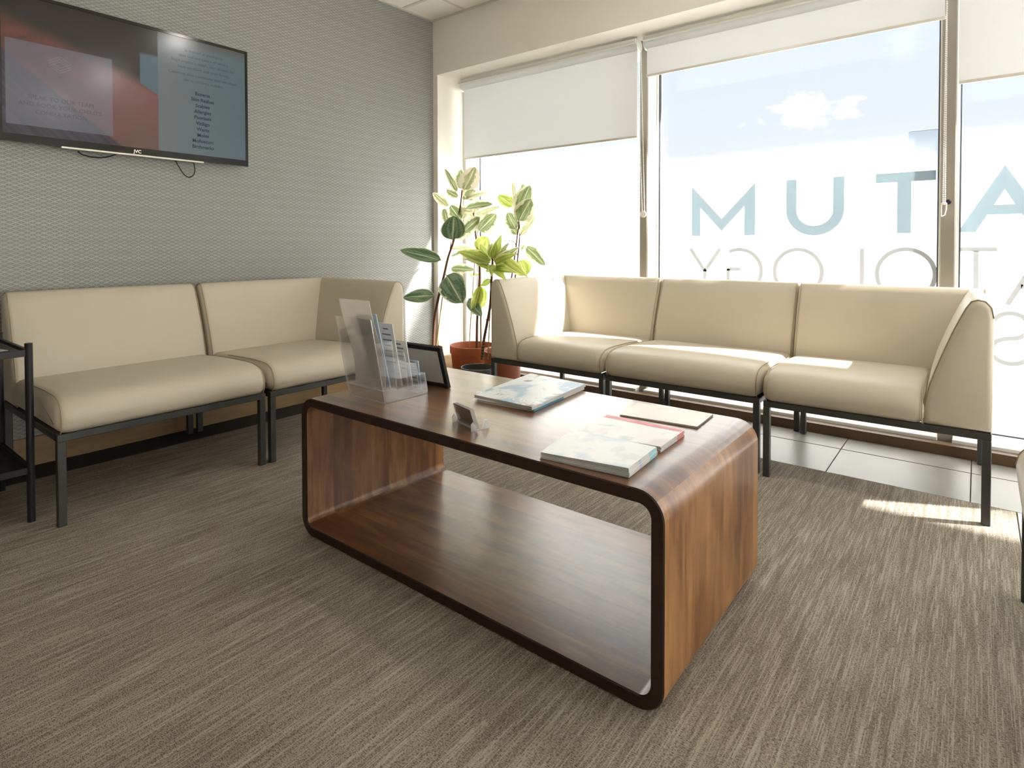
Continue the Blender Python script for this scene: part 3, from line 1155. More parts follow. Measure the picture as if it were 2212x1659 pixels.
H90 = pi / 2
sofa('sofa_module', 'beige leather armless seat at far left, under the television, beside the black side table', (-2.558, 0.628, 0), H90, None, 0.785)
sofa('sofa_module', 'beige leather corner seat with one arm, along the wallpapered wall, behind the brochure holder', (-2.556, 1.431, 0), H90, 'right', 0.812)
sofa('sofa_module', 'beige leather seat with a left arm, at the plants end of the window sofa', (-2.300, 2.70, 0), 0, 'left', 0.772)
sofa('sofa_module', 'beige leather armless seat in the middle of the window sofa', (-1.519, 2.698, 0), 0, None, 0.772)
sofa('sofa_module', 'beige leather seat with a right arm, at the right end of the window sofa', (-0.728, 2.674, 0), radians(0.9), 'right')
sofa('sofa_module', 'beige seat at the right edge of the photo, only its corner and one leg showing', (0.105, 2.195, 0), -H90)

# ------------------------------------------------------------------ coffee table
TX0, TX1, TY0, TY1, TZ = -1.853, -0.507, 1.152, 1.822, 0.481
TT = 0.031


def rrect(x0, x1, z0, z1, r, n=8):
    pts = []
    for cx, cz, a in ((x1 - r, z1 - r, 90), (x1 - r, z0 + r, 0), (x0 + r, z0 + r, -90), (x0 + r, z1 - r, -180)):
        for k in range(n + 1):
            an = radians(a - 90 * k / n)
            pts.append((cx + r * cos(an), cz + r * sin(an)))
    return pts


outer = rrect(TX0, TX1, 0.003, TZ, 0.062)
inner = rrect(TX0 + TT, TX1 - TT, 0.003 + TT, TZ - TT, 0.030)
ct_ = thing('coffee_table', 'dark wood waterfall coffee table with rounded corners, open through the middle', 'table', ((TX0 + TX1) / 2, (TY0 + TY1) / 2, 0.0))
cl_ = Vector(ct_.location)
NP = len(outer)                      # 36: corners 0-8 TR, 9-17 BR, 18-26 BL, 27-35 TL


def slab(name, idx, mat):
    bm = BM()
    o_ = [outer[i % NP] for i in idx]
    i_ = [inner[i % NP] for i in idx]
    poly = o_ + list(reversed(i_))
    n = len(idx)

    def v(p, y):
        return bm.verts.new(Vector((p[0], y, p[1])) - cl_)
    c_ = 0.003
    rows = []
    for y, ins in ((TY0, c_), (TY0 + c_, 0), (TY1 - c_, 0), (TY1, c_)):
        ro, ri = [], []
        for a, b in zip(o_, i_):
            d = Vector(b) - Vector(a)
            d.normalize()
            ro.append(v(Vector(a) + d * ins, y))
            ri.append(v(Vector(b) - d * ins, y))
        rows.append((ro, ri))
    for k in range(n - 1):
        for (o1, i1), (o2, i2) in zip(rows, rows[1:]):
            bm.faces.new((o1[k], o1[k + 1], o2[k + 1], o2[k]))
            bm.faces.new((i1[k + 1], i1[k], i2[k], i2[k + 1]))
        f = bm.faces.new((rows[0][0][k + 1], rows[0][0][k], rows[0][1][k], rows[0][1][k + 1]))
        f.material_index = 1
        f = bm.faces.new((rows[-1][0][k], rows[-1][0][k + 1], rows[-1][1][k + 1], rows[-1][1][k]))
        f.material_index = 1
    for (o1, i1), (o2, i2) in list(zip(rows, rows[1:]))[:1] + list(zip(rows, rows[1:]))[-1:]:
        pass
    for f in bm.faces:
        ys_ = [x.co.y + cl_.y for x in f.verts]
        if max(ys_) <= TY0 + c_ + 1e-5 or min(ys_) >= TY1 - c_ - 1e-5:
            f.material_index = 1
    for k in (0, n - 1):
        vs_ = [r[0][k] for r in rows] + [r[1][k] for r in reversed(rows)]
        bm.faces.new(vs_ if k else list(reversed(vs_)))
    bmesh.ops.recalc_face_normals(bm, faces=bm.faces[:])
    return obj(name, bm, [mat, WOODEND], ct_, True, 30)


slab('tabletop', list(range(27 + 4, 36)) + list(range(36, 36 + 5)), WOODTOP)
slab('side_panel', list(range(4, 9)) + list(range(9, 9 + 5)), WOODSIDE)
slab('bottom_shelf', list(range(9 + 4, 18)) + list(range(18, 18 + 5)), WOODTOP)
slab('side_panel', list(range(18 + 4, 27)) + list(range(27, 27 + 5)), WOODSIDE)

# ------------------------------------------------------------------ brochure holder and leaflets
BHX0, BHX1, BHY = -1.725, -1.535, 1.262
hold = thing('brochure_holder', 'clear acrylic tiered brochure holder on the left of the coffee table', 'holder', ((BHX0 + BHX1) / 2, BHY, TZ))
hc = Vector(hold.location)
hw = (BHX1 - BHX0) / 2


def panel(name, y0, z0, y1, z1, t_, parent, mat=ACRYLIC, x0=None, x1=None, edge=True):
    """flat sheet spanning x, running from (y0,z0) to (y1,z1) in the holder's own space"""
    x0 = -hw if x0 is None else x0
    x1 = hw if x1 is None else x1
    d = Vector((0, y1 - y0, z1 - z0)).normalized()
    n_ = Vector((0, d.z, -d.y)) * t_
    bm = BM()
    vs = []
    for x in (x0, x1):
        for p in ((0, y0, z0), (0, y1, z1)):
            q = Vector(p)
            q.x = x
            vs.append((bm.verts.new(q), bm.verts.new(q + n_)))
    a, b, c, d_ = vs
    q = [(a[0], b[0], d_[0], c[0], 0), (a[1], c[1], d_[1], b[1], 0), (a[0], c[0], c[1], a[1], 1), (b[0], b[1], d_[1], d_[0], 1), (a[0], a[1], b[1], b[0], 1), (c[0], d_[0], d_[1], c[1], 1)]
    for *f, mi in q:
        bm.faces.new(f).material_index = mi if edge else 0
    bmesh.ops.recalc_face_normals(bm, faces=bm.faces[:])
    return obj(name, bm, [mat, ACEDGE] if edge else mat, parent, False)


# the holder faces the window; its back panel leans towards the camera
panel('back_panel', 0.0, 0.002, -0.057, 0.285, 0.003, hold)
tiers = [(0.050, 0.045, 0.028, 0.205), (0.100, 0.040, 0.082, 0.160), (0.150, 0.030, 0.135, 0.115), (0.192, 0.008, 0.178, 0.075)]
for k, (ya, za, yb, zb) in enumerate(tiers):
    panel('pocket_front', ya, za, yb, zb, 0.003, hold)
ya = -0.010
for k, (yf, zf, _, _) in enumerate(tiers):
    panel('pocket_floor', ya + 0.002, zf + 0.001, yf, zf, 0.0025, hold)
    ya = yf
for sx_ in (-1, 1):
    bm = BM()
    prism(bm, [(0.0, 0.0015), (0.192, 0.0015), (0.178, 0.075), (0.150, 0.080), (0.135, 0.115), (0.095, 0.125), (0.082, 0.160), (0.040, 0.170), (0.028, 0.205), (-0.041, 0.205)], 'x', sx_ * hw, sx_ * (hw + 0.003))
    for f in bm.faces:
        if abs(f.normal.x) < 0.5:
            f.material_index = 1
    obj('side_panel', bm, [ACRYLIC, ACEDGE], hold, False)

leaf_sets = [
    ('leaflet', 'tall grey leaflet in the back pocket of the brochure holder, sagging', -0.078, 0.084, 0.012, 0.052, -0.054, 0.346, 'sag', PAPERGREY),
    ('leaflet', 'pale blue printed leaflet in the brochure holder behind the tall grey one', 0.000, 0.088, 0.028, 0.050, -0.030, 0.300, None, PAPERBLUE),
    ('leaflet', 'white leaflet stack in the second tier of the brochure holder', 0.015, 0.090, 0.078, 0.046, 0.036, 0.262, None, PAPER),
    ('leaflet', 'short white leaflet in the third tier of the brochure holder', 0.000, 0.088, 0.128, 0.036, 0.098, 0.196, None, PAPER),
    ('leaflet', 'small pale leaflet in the lowest front tier of the brochure holder', 0.020, 0.085, 0.172, 0.016, 0.156, 0.118, None, PAPERBLUE),
]
for nm, lab, xa_, xb_, y0_, z0_, y1_, z1_, mode, mt in leaf_sets:
    bm = BM()
    n = 14
    th = 0.0012 if mode else 0.004
    prev = None
    for k in range(n + 1):
        f = k / n
        y_ = y0_ + (y1_ - y0_) * f
        z_ = z0_ + (z1_ - z0_) * f
        if mode:
            y_ += 0.020 * sin(pi * min(1, f * 1.15)) * (1 - f)
        ring = [bm.verts.new((xa_, y_, z_)), bm.verts.new((xb_, y_, z_)), bm.verts.new((xb_, y_ + th, z_)), bm.verts.new((xa_, y_ + th, z_))]
        if prev:
            for j in range(4):
                bm.faces.new((prev[j], prev[(j + 1) % 4], ring[(j + 1) % 4], ring[j]))
        else:
            bm.faces.new(list(reversed(ring)))
        prev = ring
    bm.faces.new(prev)
    bmesh.ops.recalc_face_normals(bm, faces=bm.faces[:])
    o = obj(nm, bm, mt, None, False)
    o.location = hc
    tag(o, lab, 'leaflet', 'leaflets in the brochure holder')
    if mt is not PAPERGREY:
        bm = BM()
        dirv = Vector((0, y1_ - y0_, z1_ - z0_)).normalized()
        for q in range(7):
            f = 0.90 - q * 0.09
            p = Vector(((xa_ + xb_) / 2, y0_ + (y1_ - y0_) * f - 0.0006, z0_ + (z1_ - z0_) * f))
            wd = (xb_ - xa_) * (0.30 if q else 0.18)
            vs = [bm.verts.new(p + Vector((sx_ * wd, 0, 0)) + dirv * dz_) for sx_, dz_ in ((-1, 0), (1, 0), (1, 0.005), (-1, 0.005))]
            bm.faces.new(vs)
        obj('print_lines', bm, INK, o, False)

# ------------------------------------------------------------------ black framed board leaning behind the holder
fr = thing('picture_frame', 'black framed white notice leaning behind the brochure holder', 'frame', (-1.630, 1.553, TZ + 0.001))
fr.rotation_euler = (radians(17), 0, radians(3))
FWd, FHt, FB = 0.215, 0.166, 0.017
bm = BM()
for a, b in (((-FWd / 2, -0.012, 0), (FWd / 2, 0.004, FB)), ((-FWd / 2, -0.012, FHt - FB), (FWd / 2, 0.004, FHt)),
             ((-FWd / 2, -0.012, FB), (-FWd / 2 + FB, 0.004, FHt - FB)), ((FWd / 2 - FB, -0.012, FB), (FWd / 2, 0.004, FHt - FB))):
    box(bm, a, b, 0.0015, 1)
obj('frame_border', bm, BLACK, fr, False)
obj('notice_sheet', boxbm((-FWd / 2 + FB - 0.001, -0.006, FB - 0.001), (FWd / 2 - FB + 0.001, -0.004, FHt - FB + 0.001)), PAPER, fr, False)
obj('backing_board', boxbm((-FWd / 2 + 0.004, -0.003, 0.004), (FWd / 2 - 0.004, 0.003, FHt - 0.004)), BLACK, fr, False)

# ------------------------------------------------------------------ business card stand
ca, cb = at_z(985, 912, TZ), at_z(1024, 931, TZ)
ang = math.atan2(cb.y - ca.y, cb.x - ca.x)
cs = thing('card_stand', 'small clear acrylic business card stand at the front of the coffee table', 'card stand', ((ca.x + cb.x) / 2, (ca.y + cb.y) / 2, TZ), ang)
CW = (cb - ca).length / 2
bm = BM()
box(bm, (-CW, 0.0, 0.001), (CW, 0.045, 0.0035), 0.0006, 1, 0)
obj('base_plate', bm, ACRYLIC, cs, False)
for sx_ in (-1, 1):
    bm = BM()
    prism(bm, [(-0.010, 0.0), (0.048, 0.0), (0.050, 0.010), (0.042, 0.026), (0.034, 0.026), (0.026, 0.004), (0.006, 0.004), (-0.006, 0.026), (-0.012, 0.020)], 'x', sx_ * (CW + 0.0005), sx_ * (CW + 0.0035))
    obj('side_cheek', bm, ACEDGE, cs, False)
obj('front_lip', boxbm((-CW, -0.001, 0.003), (CW, 0.0012, 0.009)), ACEDGE, cs, False)
bm = BM()
box(bm, (-CW + 0.001, 0, 0), (CW - 0.001, 0.002, 0.056), 0.0006, 1)
bmesh.ops.transform(bm, matrix=Matrix.Translation((0, 0.002, 0.004)) @ Matrix.Rotation(radians(17), 4, 'X'), verts=bm.verts[:])
obj('back_plate', bm, ACRYLIC, cs, False)
cards = thing('business_cards', 'stack of white business cards with a dark grey back card in the acrylic stand', 'cards', cs.location, ang)
for k in range(9):
    bm = BM()
    wd = CW - 0.004
    y_ = 0.0050 + k * 0.0017
    box(bm, (-wd, 0, 0), (wd, 0.0012 if k else 0.0014, 0.058 + (0.0006 if k % 2 else 0)), 0.0004, 1)
    bmesh.ops.transform(bm, matrix=Matrix.Translation((0, y_, 0.0042)) @ Matrix.Rotation(radians(17), 4, 'X'), verts=bm.verts[:])
    obj('card', bm, CARDDARK if k == 0 else PAPER, cards, False)


# ------------------------------------------------------------------ magazines
def magazine(label, p00, p10, p11, p01, z, ts, te, cover, spine_mat, group, text=None, spine_print=None):
    """corners in world xy: p00 fore-edge near, p10 spine near, p11 spine far, p01 fore-edge far; ts / te thickness at spine and fore edge"""
    c = (Vector(p00) + Vector(p10) + Vector(p11) + Vector(p01)) / 4
    o = thing('magazine', label, 'magazine', (c.x, c.y, z[0]), 0, group)
    zs, ze = z                        # height of underside at the spine and at the fore edge
    org = Vector((c.x, c.y, z[0]))

    def P(u, v, h):
        a = Vector(p00).lerp(Vector(p10), u)
        b = Vector(p01).lerp(Vector(p11), u)
        q = a.lerp(b, v)
        lo = ze + (zs - ze) * u
        th = te + (ts - te) * u
        return Vector((q.x, q.y, lo + th * h)) - org
    n = 8
    # page block
    bm = BM()
    rows = []
    for k in range(n + 1):
        u = 0.012 + (0.985 - 0.012) * k / n
        rows.append([bm.verts.new(P(u, v, h)) for v, h in ((0.006, 0.10), (0.006, 0.90), (0.994, 0.90), (0.994, 0.10))])
    for a, b in zip(rows, rows[1:]):
        for j in range(4):
            bm.faces.new((a[j], a[(j + 1) % 4], b[(j + 1) % 4], b[j]))
    bm.faces.new(rows[0])
    bm.faces.new(list(reversed(rows[-1])))
    bmesh.ops.recalc_face_normals(bm, faces=bm.faces[:])
    obj('pages', bm, PAGES, o, False)
    for nm, h0, h1 in (('front_cover', 0.90, 1.0), ('back_cover', 0.0, 0.10)):
        bm = BM()
        rows = []
        for k in range(n + 1):
            u = k / n
            rows.append([bm.verts.new(P(u, v, h)) for v, h in ((0, h0), (0, h1), (1, h1), (1, h0))])
        for a, b in zip(rows, rows[1:]):
            for j in range(4):
                bm.faces.new((a[j], a[(j + 1) % 4], b[(j + 1) % 4], b[j]))
        bm.faces.new(rows[0])
        bm.faces.new(list(reversed(rows[-1])))
        bmesh.ops.recalc_face_normals(bm, faces=bm.faces[:])
        fc = obj(nm, bm, cover, o, False)
    bm = BM()
    a, b = P(0.985, 0, 0.1), P(1.0, 1, 0.9)
    vs = [P(1.0, 0, 0.02), P(1.0, 1, 0.02), P(1.0, 1, 0.98), P(1.0, 0, 0.98)]
    e = (Vector(p10) - Vector(p00)).normalized() * 0.0012
    e3 = Vector((e.x, e.y, 0))
    v0 = [bm.verts.new(q - e3) for q in vs]
    v1 = [bm.verts.new(q + e3 * 0.4) for q in vs]
    bm.faces.new(v0)
    bm.faces.new(v1)
    for j in range(4):
        bm.faces.new((v0[j], v0[(j + 1) % 4], v1[(j + 1) % 4], v1[j]))
    bmesh.ops.recalc_face_normals(bm, faces=bm.faces[:])
    sp0 = obj('spine', bm, spine_mat, o, False)
    if spine_print:
        for v0_, v1_, mt in spine_print:
            bm = BM()
            q = [P(1.0, v0_, 0.06), P(1.0, v1_, 0.06), P(1.0, v1_, 0.94), P(1.0, v0_, 0.94)]
            bm.faces.new([bm.verts.new(x + e3 * 0.6) for x in q])
            obj('spine_print', bm, mt, sp0, False)
    return o, P, org


def xy(px, py, z):
    p = at_z(px, py, z)
    return (p.x, p.y)


def cover_text(o, P, org, body, u, v, size, mat, flip, bold=0.0, spacing=1.0):
    """text lying on the cover; flip=True reads from the far side"""
    bm = text_bm(body, size, 'CENTER', bold=bold, spacing=spacing)
    p = P(u, v, 1.0) + Vector((0, 0, 0.0006))
    ex = (P(1, v, 1.0) - P(0, v, 1.0))
    ey = (P(u, 1, 1.0) - P(u, 0, 1.0))
    ex.normalize()
    ey.normalize()
    if flip:
        ex, ey = -ex, -ey
    ey = (ey - ex * ey.dot(ex)).normalized()
    place(bm, p, ex, ey)
    obj('cover_print', bm, mat, o, False)


# two magazines, seaside cover on top, lettering reading from the window side
q = [xy(1029, 868, TZ), xy(1154, 890, TZ), xy(1262, 842, TZ), xy(1140, 814, TZ)]
magazine('lower magazine of the far stack, teal line along its spine', *q, (TZ + 0.001, TZ + 0.001), 0.008, 0.007, COVER_D, PAPER, 'magazines in the far stack', spine_print=[(0.0, 0.55, SPINETEAL)])
q = [xy(1023, 853, TZ + 0.017), xy(1149, 880, TZ + 0.018), xy(1265, 830, TZ + 0.018), xy(1146, 807, TZ + 0.017)]
o, P, org = magazine('top magazine of the far stack, seaside picture cover with ABSOLUTELY along its near edge', *q, (TZ + 0.0092, TZ + 0.0082), 0.010, 0.010, COVER_A, PAPER, 'magazines in the far stack')
cover_text(o, P, org, 'ABSOLUTELY', 0.50, 0.155, 0.046, COVERTXT, True, 0.0006, 1.0)
cover_text(o, P, org, 'HILL', 0.70, 0.80, 0.060, COVERTXT, True, 0.0, 1.6)
cover_text(o, P, org, 'The\nSUMMER\nISSUE', 0.62, 0.36, 0.016, COVERTXT, True, 0.0)

# front stack: six issues of one title
base = [(1167, 990), (1360, 1033), (1420, 985), (1238, 938)]
qb = [Vector(xy(x, y, TZ)) for x, y in base]
hz, he = TZ + 0.001, TZ + 0.001
ords = ['bottom', 'second from bottom', 'third from bottom', 'third from top', 'second from top', 'top']
for k in range(6):
    j = Vector((random.uniform(-0.0025, 0.0025), random.uniform(-0.003, 0.003)))
    q = [p + j for p in qb]
    q = [q[0] + Vector((0, 0.001 * k)), q[1], q[2], q[3]]
    o, P, org = magazine('pale blue magazine, %s of the front stack on the coffee table' % ords[k], *q, (hz, he), 0.0036, 0.0021, COVER_B, PAPER,
                         'magazines in the front stack', spine_print=[(0.70, 0.98, SPINEBLUE), (0.34, 0.42, PAPERBLUE)])
    hz += 0.0037
    he += 0.0022
# middle stack: four issues, pink print at the far end of the spine
base = [(1251, 941), (1427, 979), (1478, 942), (1310, 902)]
qb = [Vector(xy(x, y, TZ)) for x, y in base]
hz, he = TZ + 0.001, TZ + 0.001
ords = ['bottom', 'second from bottom', 'second from top', 'top']
for k in range(4):
    j = Vector((random.uniform(-0.002, 0.002), random.uniform(-0.002, 0.002)))
    q = [p + j for p in qb]
    o, P, org = magazine('magazine with pink spine end, %s of the middle stack' % ords[k], *q, (hz, he), 0.0038, 0.0021, COVER_C, PAPER,
                         'magazines in the middle stack', spine_print=[(0.68, 0.98, SPINERED)])
    hz += 0.0039
    he += 0.0022
    if k == 3:
        bm = BM()
        bm.faces.new([bm.verts.new(P(u, v, 1.0) + Vector((0, 0, 0.0004))) for u, v in ((0.01, 0.86), (0.99, 0.86), (0.99, 0.995), (0.01, 0.995))])
        obj('cover_print', bm, SPINERED, o, False)
q = [xy(1338, 898, TZ), xy(1506, 926, TZ), xy(1540, 899, TZ), xy(1378, 872, TZ)]
magazine('single ivory magazine lying behind the two stacks', *q, (TZ + 0.001, TZ + 0.001), 0.005, 0.003, COVER_D, GREYTXT, 'magazines lying alone')

# ------------------------------------------------------------------ black side table and its papers
ST0 = Vector((-2.70, 0.585, 0))
sdt = thing('side_table', 'black metal two-tier side table at the left edge', 'table', (-2.92, 0.365, 0))
hs = 0.22
for sx_ in (-1, 1):
    for sy_ in (-1, 1):
        bm = BM()
        ring_tube(bm, [(sx_ * hs, sy_ * hs, 0.003), (sx_ * hs, sy_ * hs, 0.655)], 0.0125, 14)
        obj('post', bm, BLACK, sdt)
for zz, nm in ((0.618, 'table_top'), (0.190, 'lower_shelf')):
    bm = BM()
    box(bm, (-hs + 0.012, -hs + 0.012, zz), (hs - 0.012, hs - 0.012, zz + 0.006), 0.001, 1)
    for a, b in (((-hs, -hs - 0.006, zz - 0.010), (hs, -hs + 0.006, zz + 0.014)), ((-hs, hs - 0.006, zz - 0.010), (hs, hs + 0.006, zz + 0.014)),
                 ((-hs - 0.006, -hs, zz - 0.010), (-hs + 0.006, hs, zz + 0.014)), ((hs - 0.006, -hs, zz - 0.010), (hs + 0.006, hs, zz + 0.014))):
        box(bm, a, b, 0.001, 1)
    obj(nm, bm, BLACK, sdt, False)
lf = thing('leaflet', 'white printed leaflet lying on the black side table', 'leaflet', (-2.835, 0.44, 0.625))
lf.rotation_euler = (0, 0, radians(12))
obj('sheet', boxbm((-0.075, -0.09, 0.0), (0.075, 0.09, 0.0015)), PAPER, lf, False)
bm = BM()
for k in range(5):
    yy = 0.06 - k * 0.03
    bm.faces.new([bm.verts.new(p) for p in ((-0.05, yy, 0.0018), (0.04, yy, 0.0018), (0.04, yy + 0.010, 0.0018), (-0.05, yy + 0.010, 0.0018))])
obj('print_lines', bm, INK, lf, False)

# ------------------------------------------------------------------ television on the wallpapered wall
TVX = -3.340
tv = thing('television', 'black flat television on the wallpapered wall showing a skin clinic slide', 'television', (XA, 1.193, 1.80))
tc = Vector(tv.location)
ty0, ty1, tz0, tz1 = 0.633, 1.750, 1.472, 2.136
bm = BM()
box(bm, Vector((XA + 0.022, ty0 + 0.015, tz0 + 0.015)) - tc, Vector((TVX - 0.012, ty1 - 0.015, tz1 - 0.015)) - tc, 0.01, 2)
box(bm, Vector((XA, 1.0, 1.65)) - tc, Vector((XA + 0.022, 1.4, 1.95)) - tc)
obj('casing', bm, BLACK, tv, False)
GLOSSBLACK = plain('gloss_black_bezel', srgb(14, 14, 15), 0.12, 0, 0.5)
bm = BM()
sy0, sy1, sz0, sz1 = ty0 + 0.014, ty1 - 0.014, tz0 + 0.034, tz1 - 0.015
for a, b in (((TVX - 0.014, ty0, tz0), (TVX, ty1, sz0)), ((TVX - 0.014, ty0, sz1), (TVX, ty1, tz1)),
             ((TVX - 0.014, ty0, sz0), (TVX, sy0, sz1)), ((TVX - 0.014, sy1, sz0), (TVX, ty1, sz1))):
    box(bm, Vector(a) - tc, Vector(b) - tc)
obj('bezel', bm, GLOSSBLACK, tv, False)
obj('silver_bar', boxbm(Vector((TVX - 0.010, 0.856, tz0 - 0.009)) - tc, Vector((TVX + 0.006, 1.497, tz0 + 0.0005)) - tc, 0.002, 1), ALU, tv, False)
bm = text_bm('JVC', 0.022, 'CENTER', bold=0.0007)
place(bm, Vector((TVX + 0.0008, 1.173, tz0 + 0.008)) - tc, (0, 1, 0), (0, 0, 1))
obj('logo', bm, ALU, tv, False)


def mat_screen():
    m, t = material('screen_picture')
    x, y, z = t.xyz('Position')
    u = t.m('DIVIDE', t.m('SUBTRACT', y, sy0), sy1 - sy0)
    v = t.m('DIVIDE', t.m('SUBTRACT', z, sz0), sz1 - sz0)
    n = t.noise(t.vec(0.0, y, z), 9.0, 4, 0.6)
    # neck and jaw photograph: dark jaw across the top, lit neck below, dark blue collar at lower left
    neck = t.mix(t.step(u, 0.05, 0.55), srgb(104, 66, 44), srgb(150, 98, 92))
    neck = t.mix(t.step(v, 0.45, 0.05), neck, srgb(128, 92, 78))
    neck = t.mix(t.m('MULTIPLY', t.step(n, 0.48, 0.66), 0.5), neck, srgb(156, 78, 82))
    jaw = t.m('ADD', t.m('SUBTRACT', v, 0.86), t.m('MULTIPLY', u, 0.62))
    jaw = t.m('SUBTRACT', jaw, t.m('MULTIPLY', t.m('SUBTRACT', 0.0, 0.0), 1.0))
    jm = t.step(jaw, -0.07, 0.05)
    c = t.mix(jm, neck, srgb(44, 34, 31))
    coll = t.m('SUBTRACT', t.m('MULTIPLY', t.m('SUBTRACT', 0.44, u), 1.9), t.m('MULTIPLY', v, 1.35))
    c = t.mix(t.step(coll, 0.02, 0.06), c, t.mix(t.step(t.noise(t.vec(0.0, t.m('MULTIPLY', t.m('ADD', y, z), 22.0), 0.0), 1.0, 2), 0.4, 0.6), srgb(40, 36, 50), srgb(70, 64, 84)))

    def boxmask(u0, u1, v0, v1, e=0.002):
        a = t.m('MULTIPLY', t.step(u, u0 - e, u0 + e), t.step(u, u1 + e, u1 - e))
        b = t.m('MULTIPLY', t.step(v, v0 - e, v0 + e), t.step(v, v1 + e, v1 - e))
        return t.m('MULTIPLY', a, b)
    # blue background between jaw and right panel
    wedge = t.m('MULTIPLY', t.step(u, 0.497, 0.501), t.m('MULTIPLY', t.step(t.m('ADD', v, t.m('MULTIPLY', u, 0.95)), 1.005, 1.015), t.step(v, 0.80, 0.77)))
    c = t.mix(wedge, c, srgb(96, 124, 136))
    pan = t.step(u, 0.574, 0.577)
    pcol = t.mix(t.step(u, 0.56, 1.0), srgb(128, 138, 140), srgb(104, 128, 134))
    pcol = t.mix(t.step(v, 0.90, 1.02), pcol, srgb(104, 96, 84))
    c = t.mix(pan, c, pcol)
    card = boxmask(0.012, 0.386, 0.070, 0.680)
    c = t.mix(t.m('MULTIPLY', card, 0.52), c, srgb(146, 148, 160))
    t.out(t.bsdf((0.01, 0.01, 0.012), 0.16, 0, 0.5, emis=c, estr=0.27))
    return m


obj('screen', boxbm(Vector((TVX - 0.010, sy0, sz0)) - tc, Vector((TVX - 0.003, sy1, sz1)) - tc), mat_screen(), tv, False)
scr = [o_ for o_ in COL.objects if o_.name.startswith('screen')][-1]


def emis(name, col, s=1.0):
    m, t = material(name)
    t.out(t.bsdf((0.01, 0.01, 0.01), 0.2, 0, 0.4, emis=col, estr=s))
    return m


NAVY = emis('screen_navy', srgb(34, 52, 84), 0.27)
NAVYSOFT = emis('screen_soft_navy', srgb(74, 92, 112), 0.27)
GREYT = emis('screen_grey', srgb(104, 104, 114), 0.27)
LINEC = emis('screen_line', srgb(168, 168, 178), 0.27)


def screen_text(body, y, z, size, mat, bold=0.0, line=1.0, spacing=1.0):
    bm = text_bm(body, size, 'CENTER', bold=bold, line=line, spacing=spacing)
    place(bm, Vector((TVX - 0.0024, y, z)) - tc, (0, 1, 0), (0, 0, 1))
    obj('screen_text', bm, mat, scr, False)


words = ['Eczema', 'Skin Rashes', 'Scabies', 'Allergies', 'Psoriasis', 'Vitiligo', 'Warts', 'Moles', 'Molluscum', 'Birthmarks']
for k, wd in enumerate(words):
    screen_text(wd, 1.497, 1.829 - k * 0.0318, 0.026, NAVY, 0.0006)
screen_text('Common skin conditions that we often\nsee in children include:', 1.503, 1.925, 0.0225, NAVYSOFT, 0.0, 1.35)
screen_text('is trained in paediatric\nskin and are aware of what a\nhuge impact a child\'s skin disease can\nhave on them and your family.', 1.508, 2.052, 0.0225, NAVYSOFT, 0.0, 1.35)
screen_text('SPEAK TO OUR TEAM\nAND BOOK YOUR CHILD\'S\nCONSULTATION', 0.862, 1.672, 0.026, GREYT, 0.0, 1.25)
bm = BM()
for k in range(3):
    cy_, cz_ = 0.857, 1.858 - k * 0.012
    pts = [(cy_ - 0.042, cz_), (cy_, cz_ + 0.026), (cy_ + 0.042, cz_), (cy_, cz_ - 0.026)]
    for quad in ribbon(pts, 0.0022, True):
        bm.faces.new([bm.verts.new(Vector((TVX - 0.0024, a, b)) - tc) for a, b in quad])
obj('screen_icon', bm, LINEC, scr, False)
for cps in ([(168, 326), (178, 334), (205, 340), (232, 339), (252, 333)], [(374, 340), (384, 356), (396, 375), (408, 383), (418, 378), (421, 366), (417, 344)]):
    bm = BM()
    ring_tube(bm, smooth_path([at_x(a, b, XA + 0.03) - tc for a, b in cps], 6), 0.003, 8)
    obj('cable', bm, BLACK, tv)


# ------------------------------------------------------------------ plants
def leaf_mesh(name, kind, mat):
    """unit leaf along +x with its stalk, width 1 in y, normal +z, uv: u along, v across"""
    bm = BM()
    uvl = bm.loops.layers.uv.new('UVMap')
    nu, nv = 12, 6
    rows = []
    us = []
    for i in range(nu + 1):
        u = i / nu
        if kind == 'ficus':
            hwid = 0.5 * (sin(pi * min(1, u ** 0.78)) ** 0.62 if 0 < u < 1 else 0.0)
            droop = -0.10 * u * u + 0.05 * u
            fold = 0.16
        elif kind == 'flat':
            hwid = 0.5 * (sin(pi * min(1, u ** 0.86)) ** 0.55 if 0 < u < 1 else 0.0)
            droop = 0.03 * sin(pi * u)
            fold = 0.10
        else:
            hwid = 0.5 * (sin(pi * min(1, u ** 0.62)) ** 0.85 if 0 < u < 1 else 0.0)
            droop = -0.22 * u * u + 0.12 * u
            fold = 0.22
        hwid = max(hwid, 0.006)
        row = []
        for j in range(nv + 1):
            v = j / nv * 2 - 1
            y_ = v * hwid
            z_ = droop + fold * abs(y_) * 0.6 + 0.012 * sin(u * 9 + v * 2.0) * abs(v)
            row.append((bm.verts.new((0.10 + 0.90 * u, y_, z_)), (u, (v + 1) / 2)))
        rows.append(row)
    for a, b in zip(rows, rows[1:]):
        for j in range(nv):
            f = bm.faces.new((a[j][0], b[j][0], b[j + 1][0], a[j + 1][0]))
            uvs = [a[j][1], b[j][1], b[j + 1][1], a[j + 1][1]]
            for lp, uv in zip(f.loops, uvs):
                lp[uvl].uv = uv
    # stalk
    s0 = [bm.verts.new((0.0, y_, z_)) for y_, z_ in ((-0.02, 0), (0.02, 0), (0, -0.012))]
    s1 = [bm.verts.new((0.13, y_, z_)) for y_, z_ in ((-0.016, 0.001), (0.016, 0.001), (0, -0.012))]
    for j in range(3):
        f = bm.faces.new((s0[j], s0[(j + 1) % 3], s1[(j + 1) % 3], s1[j]))
        for lp in f.loops:
            lp[uvl].uv = (0.5, 0.5)
    return new_mesh(name, bm, mat, True, 80)


LM = {}


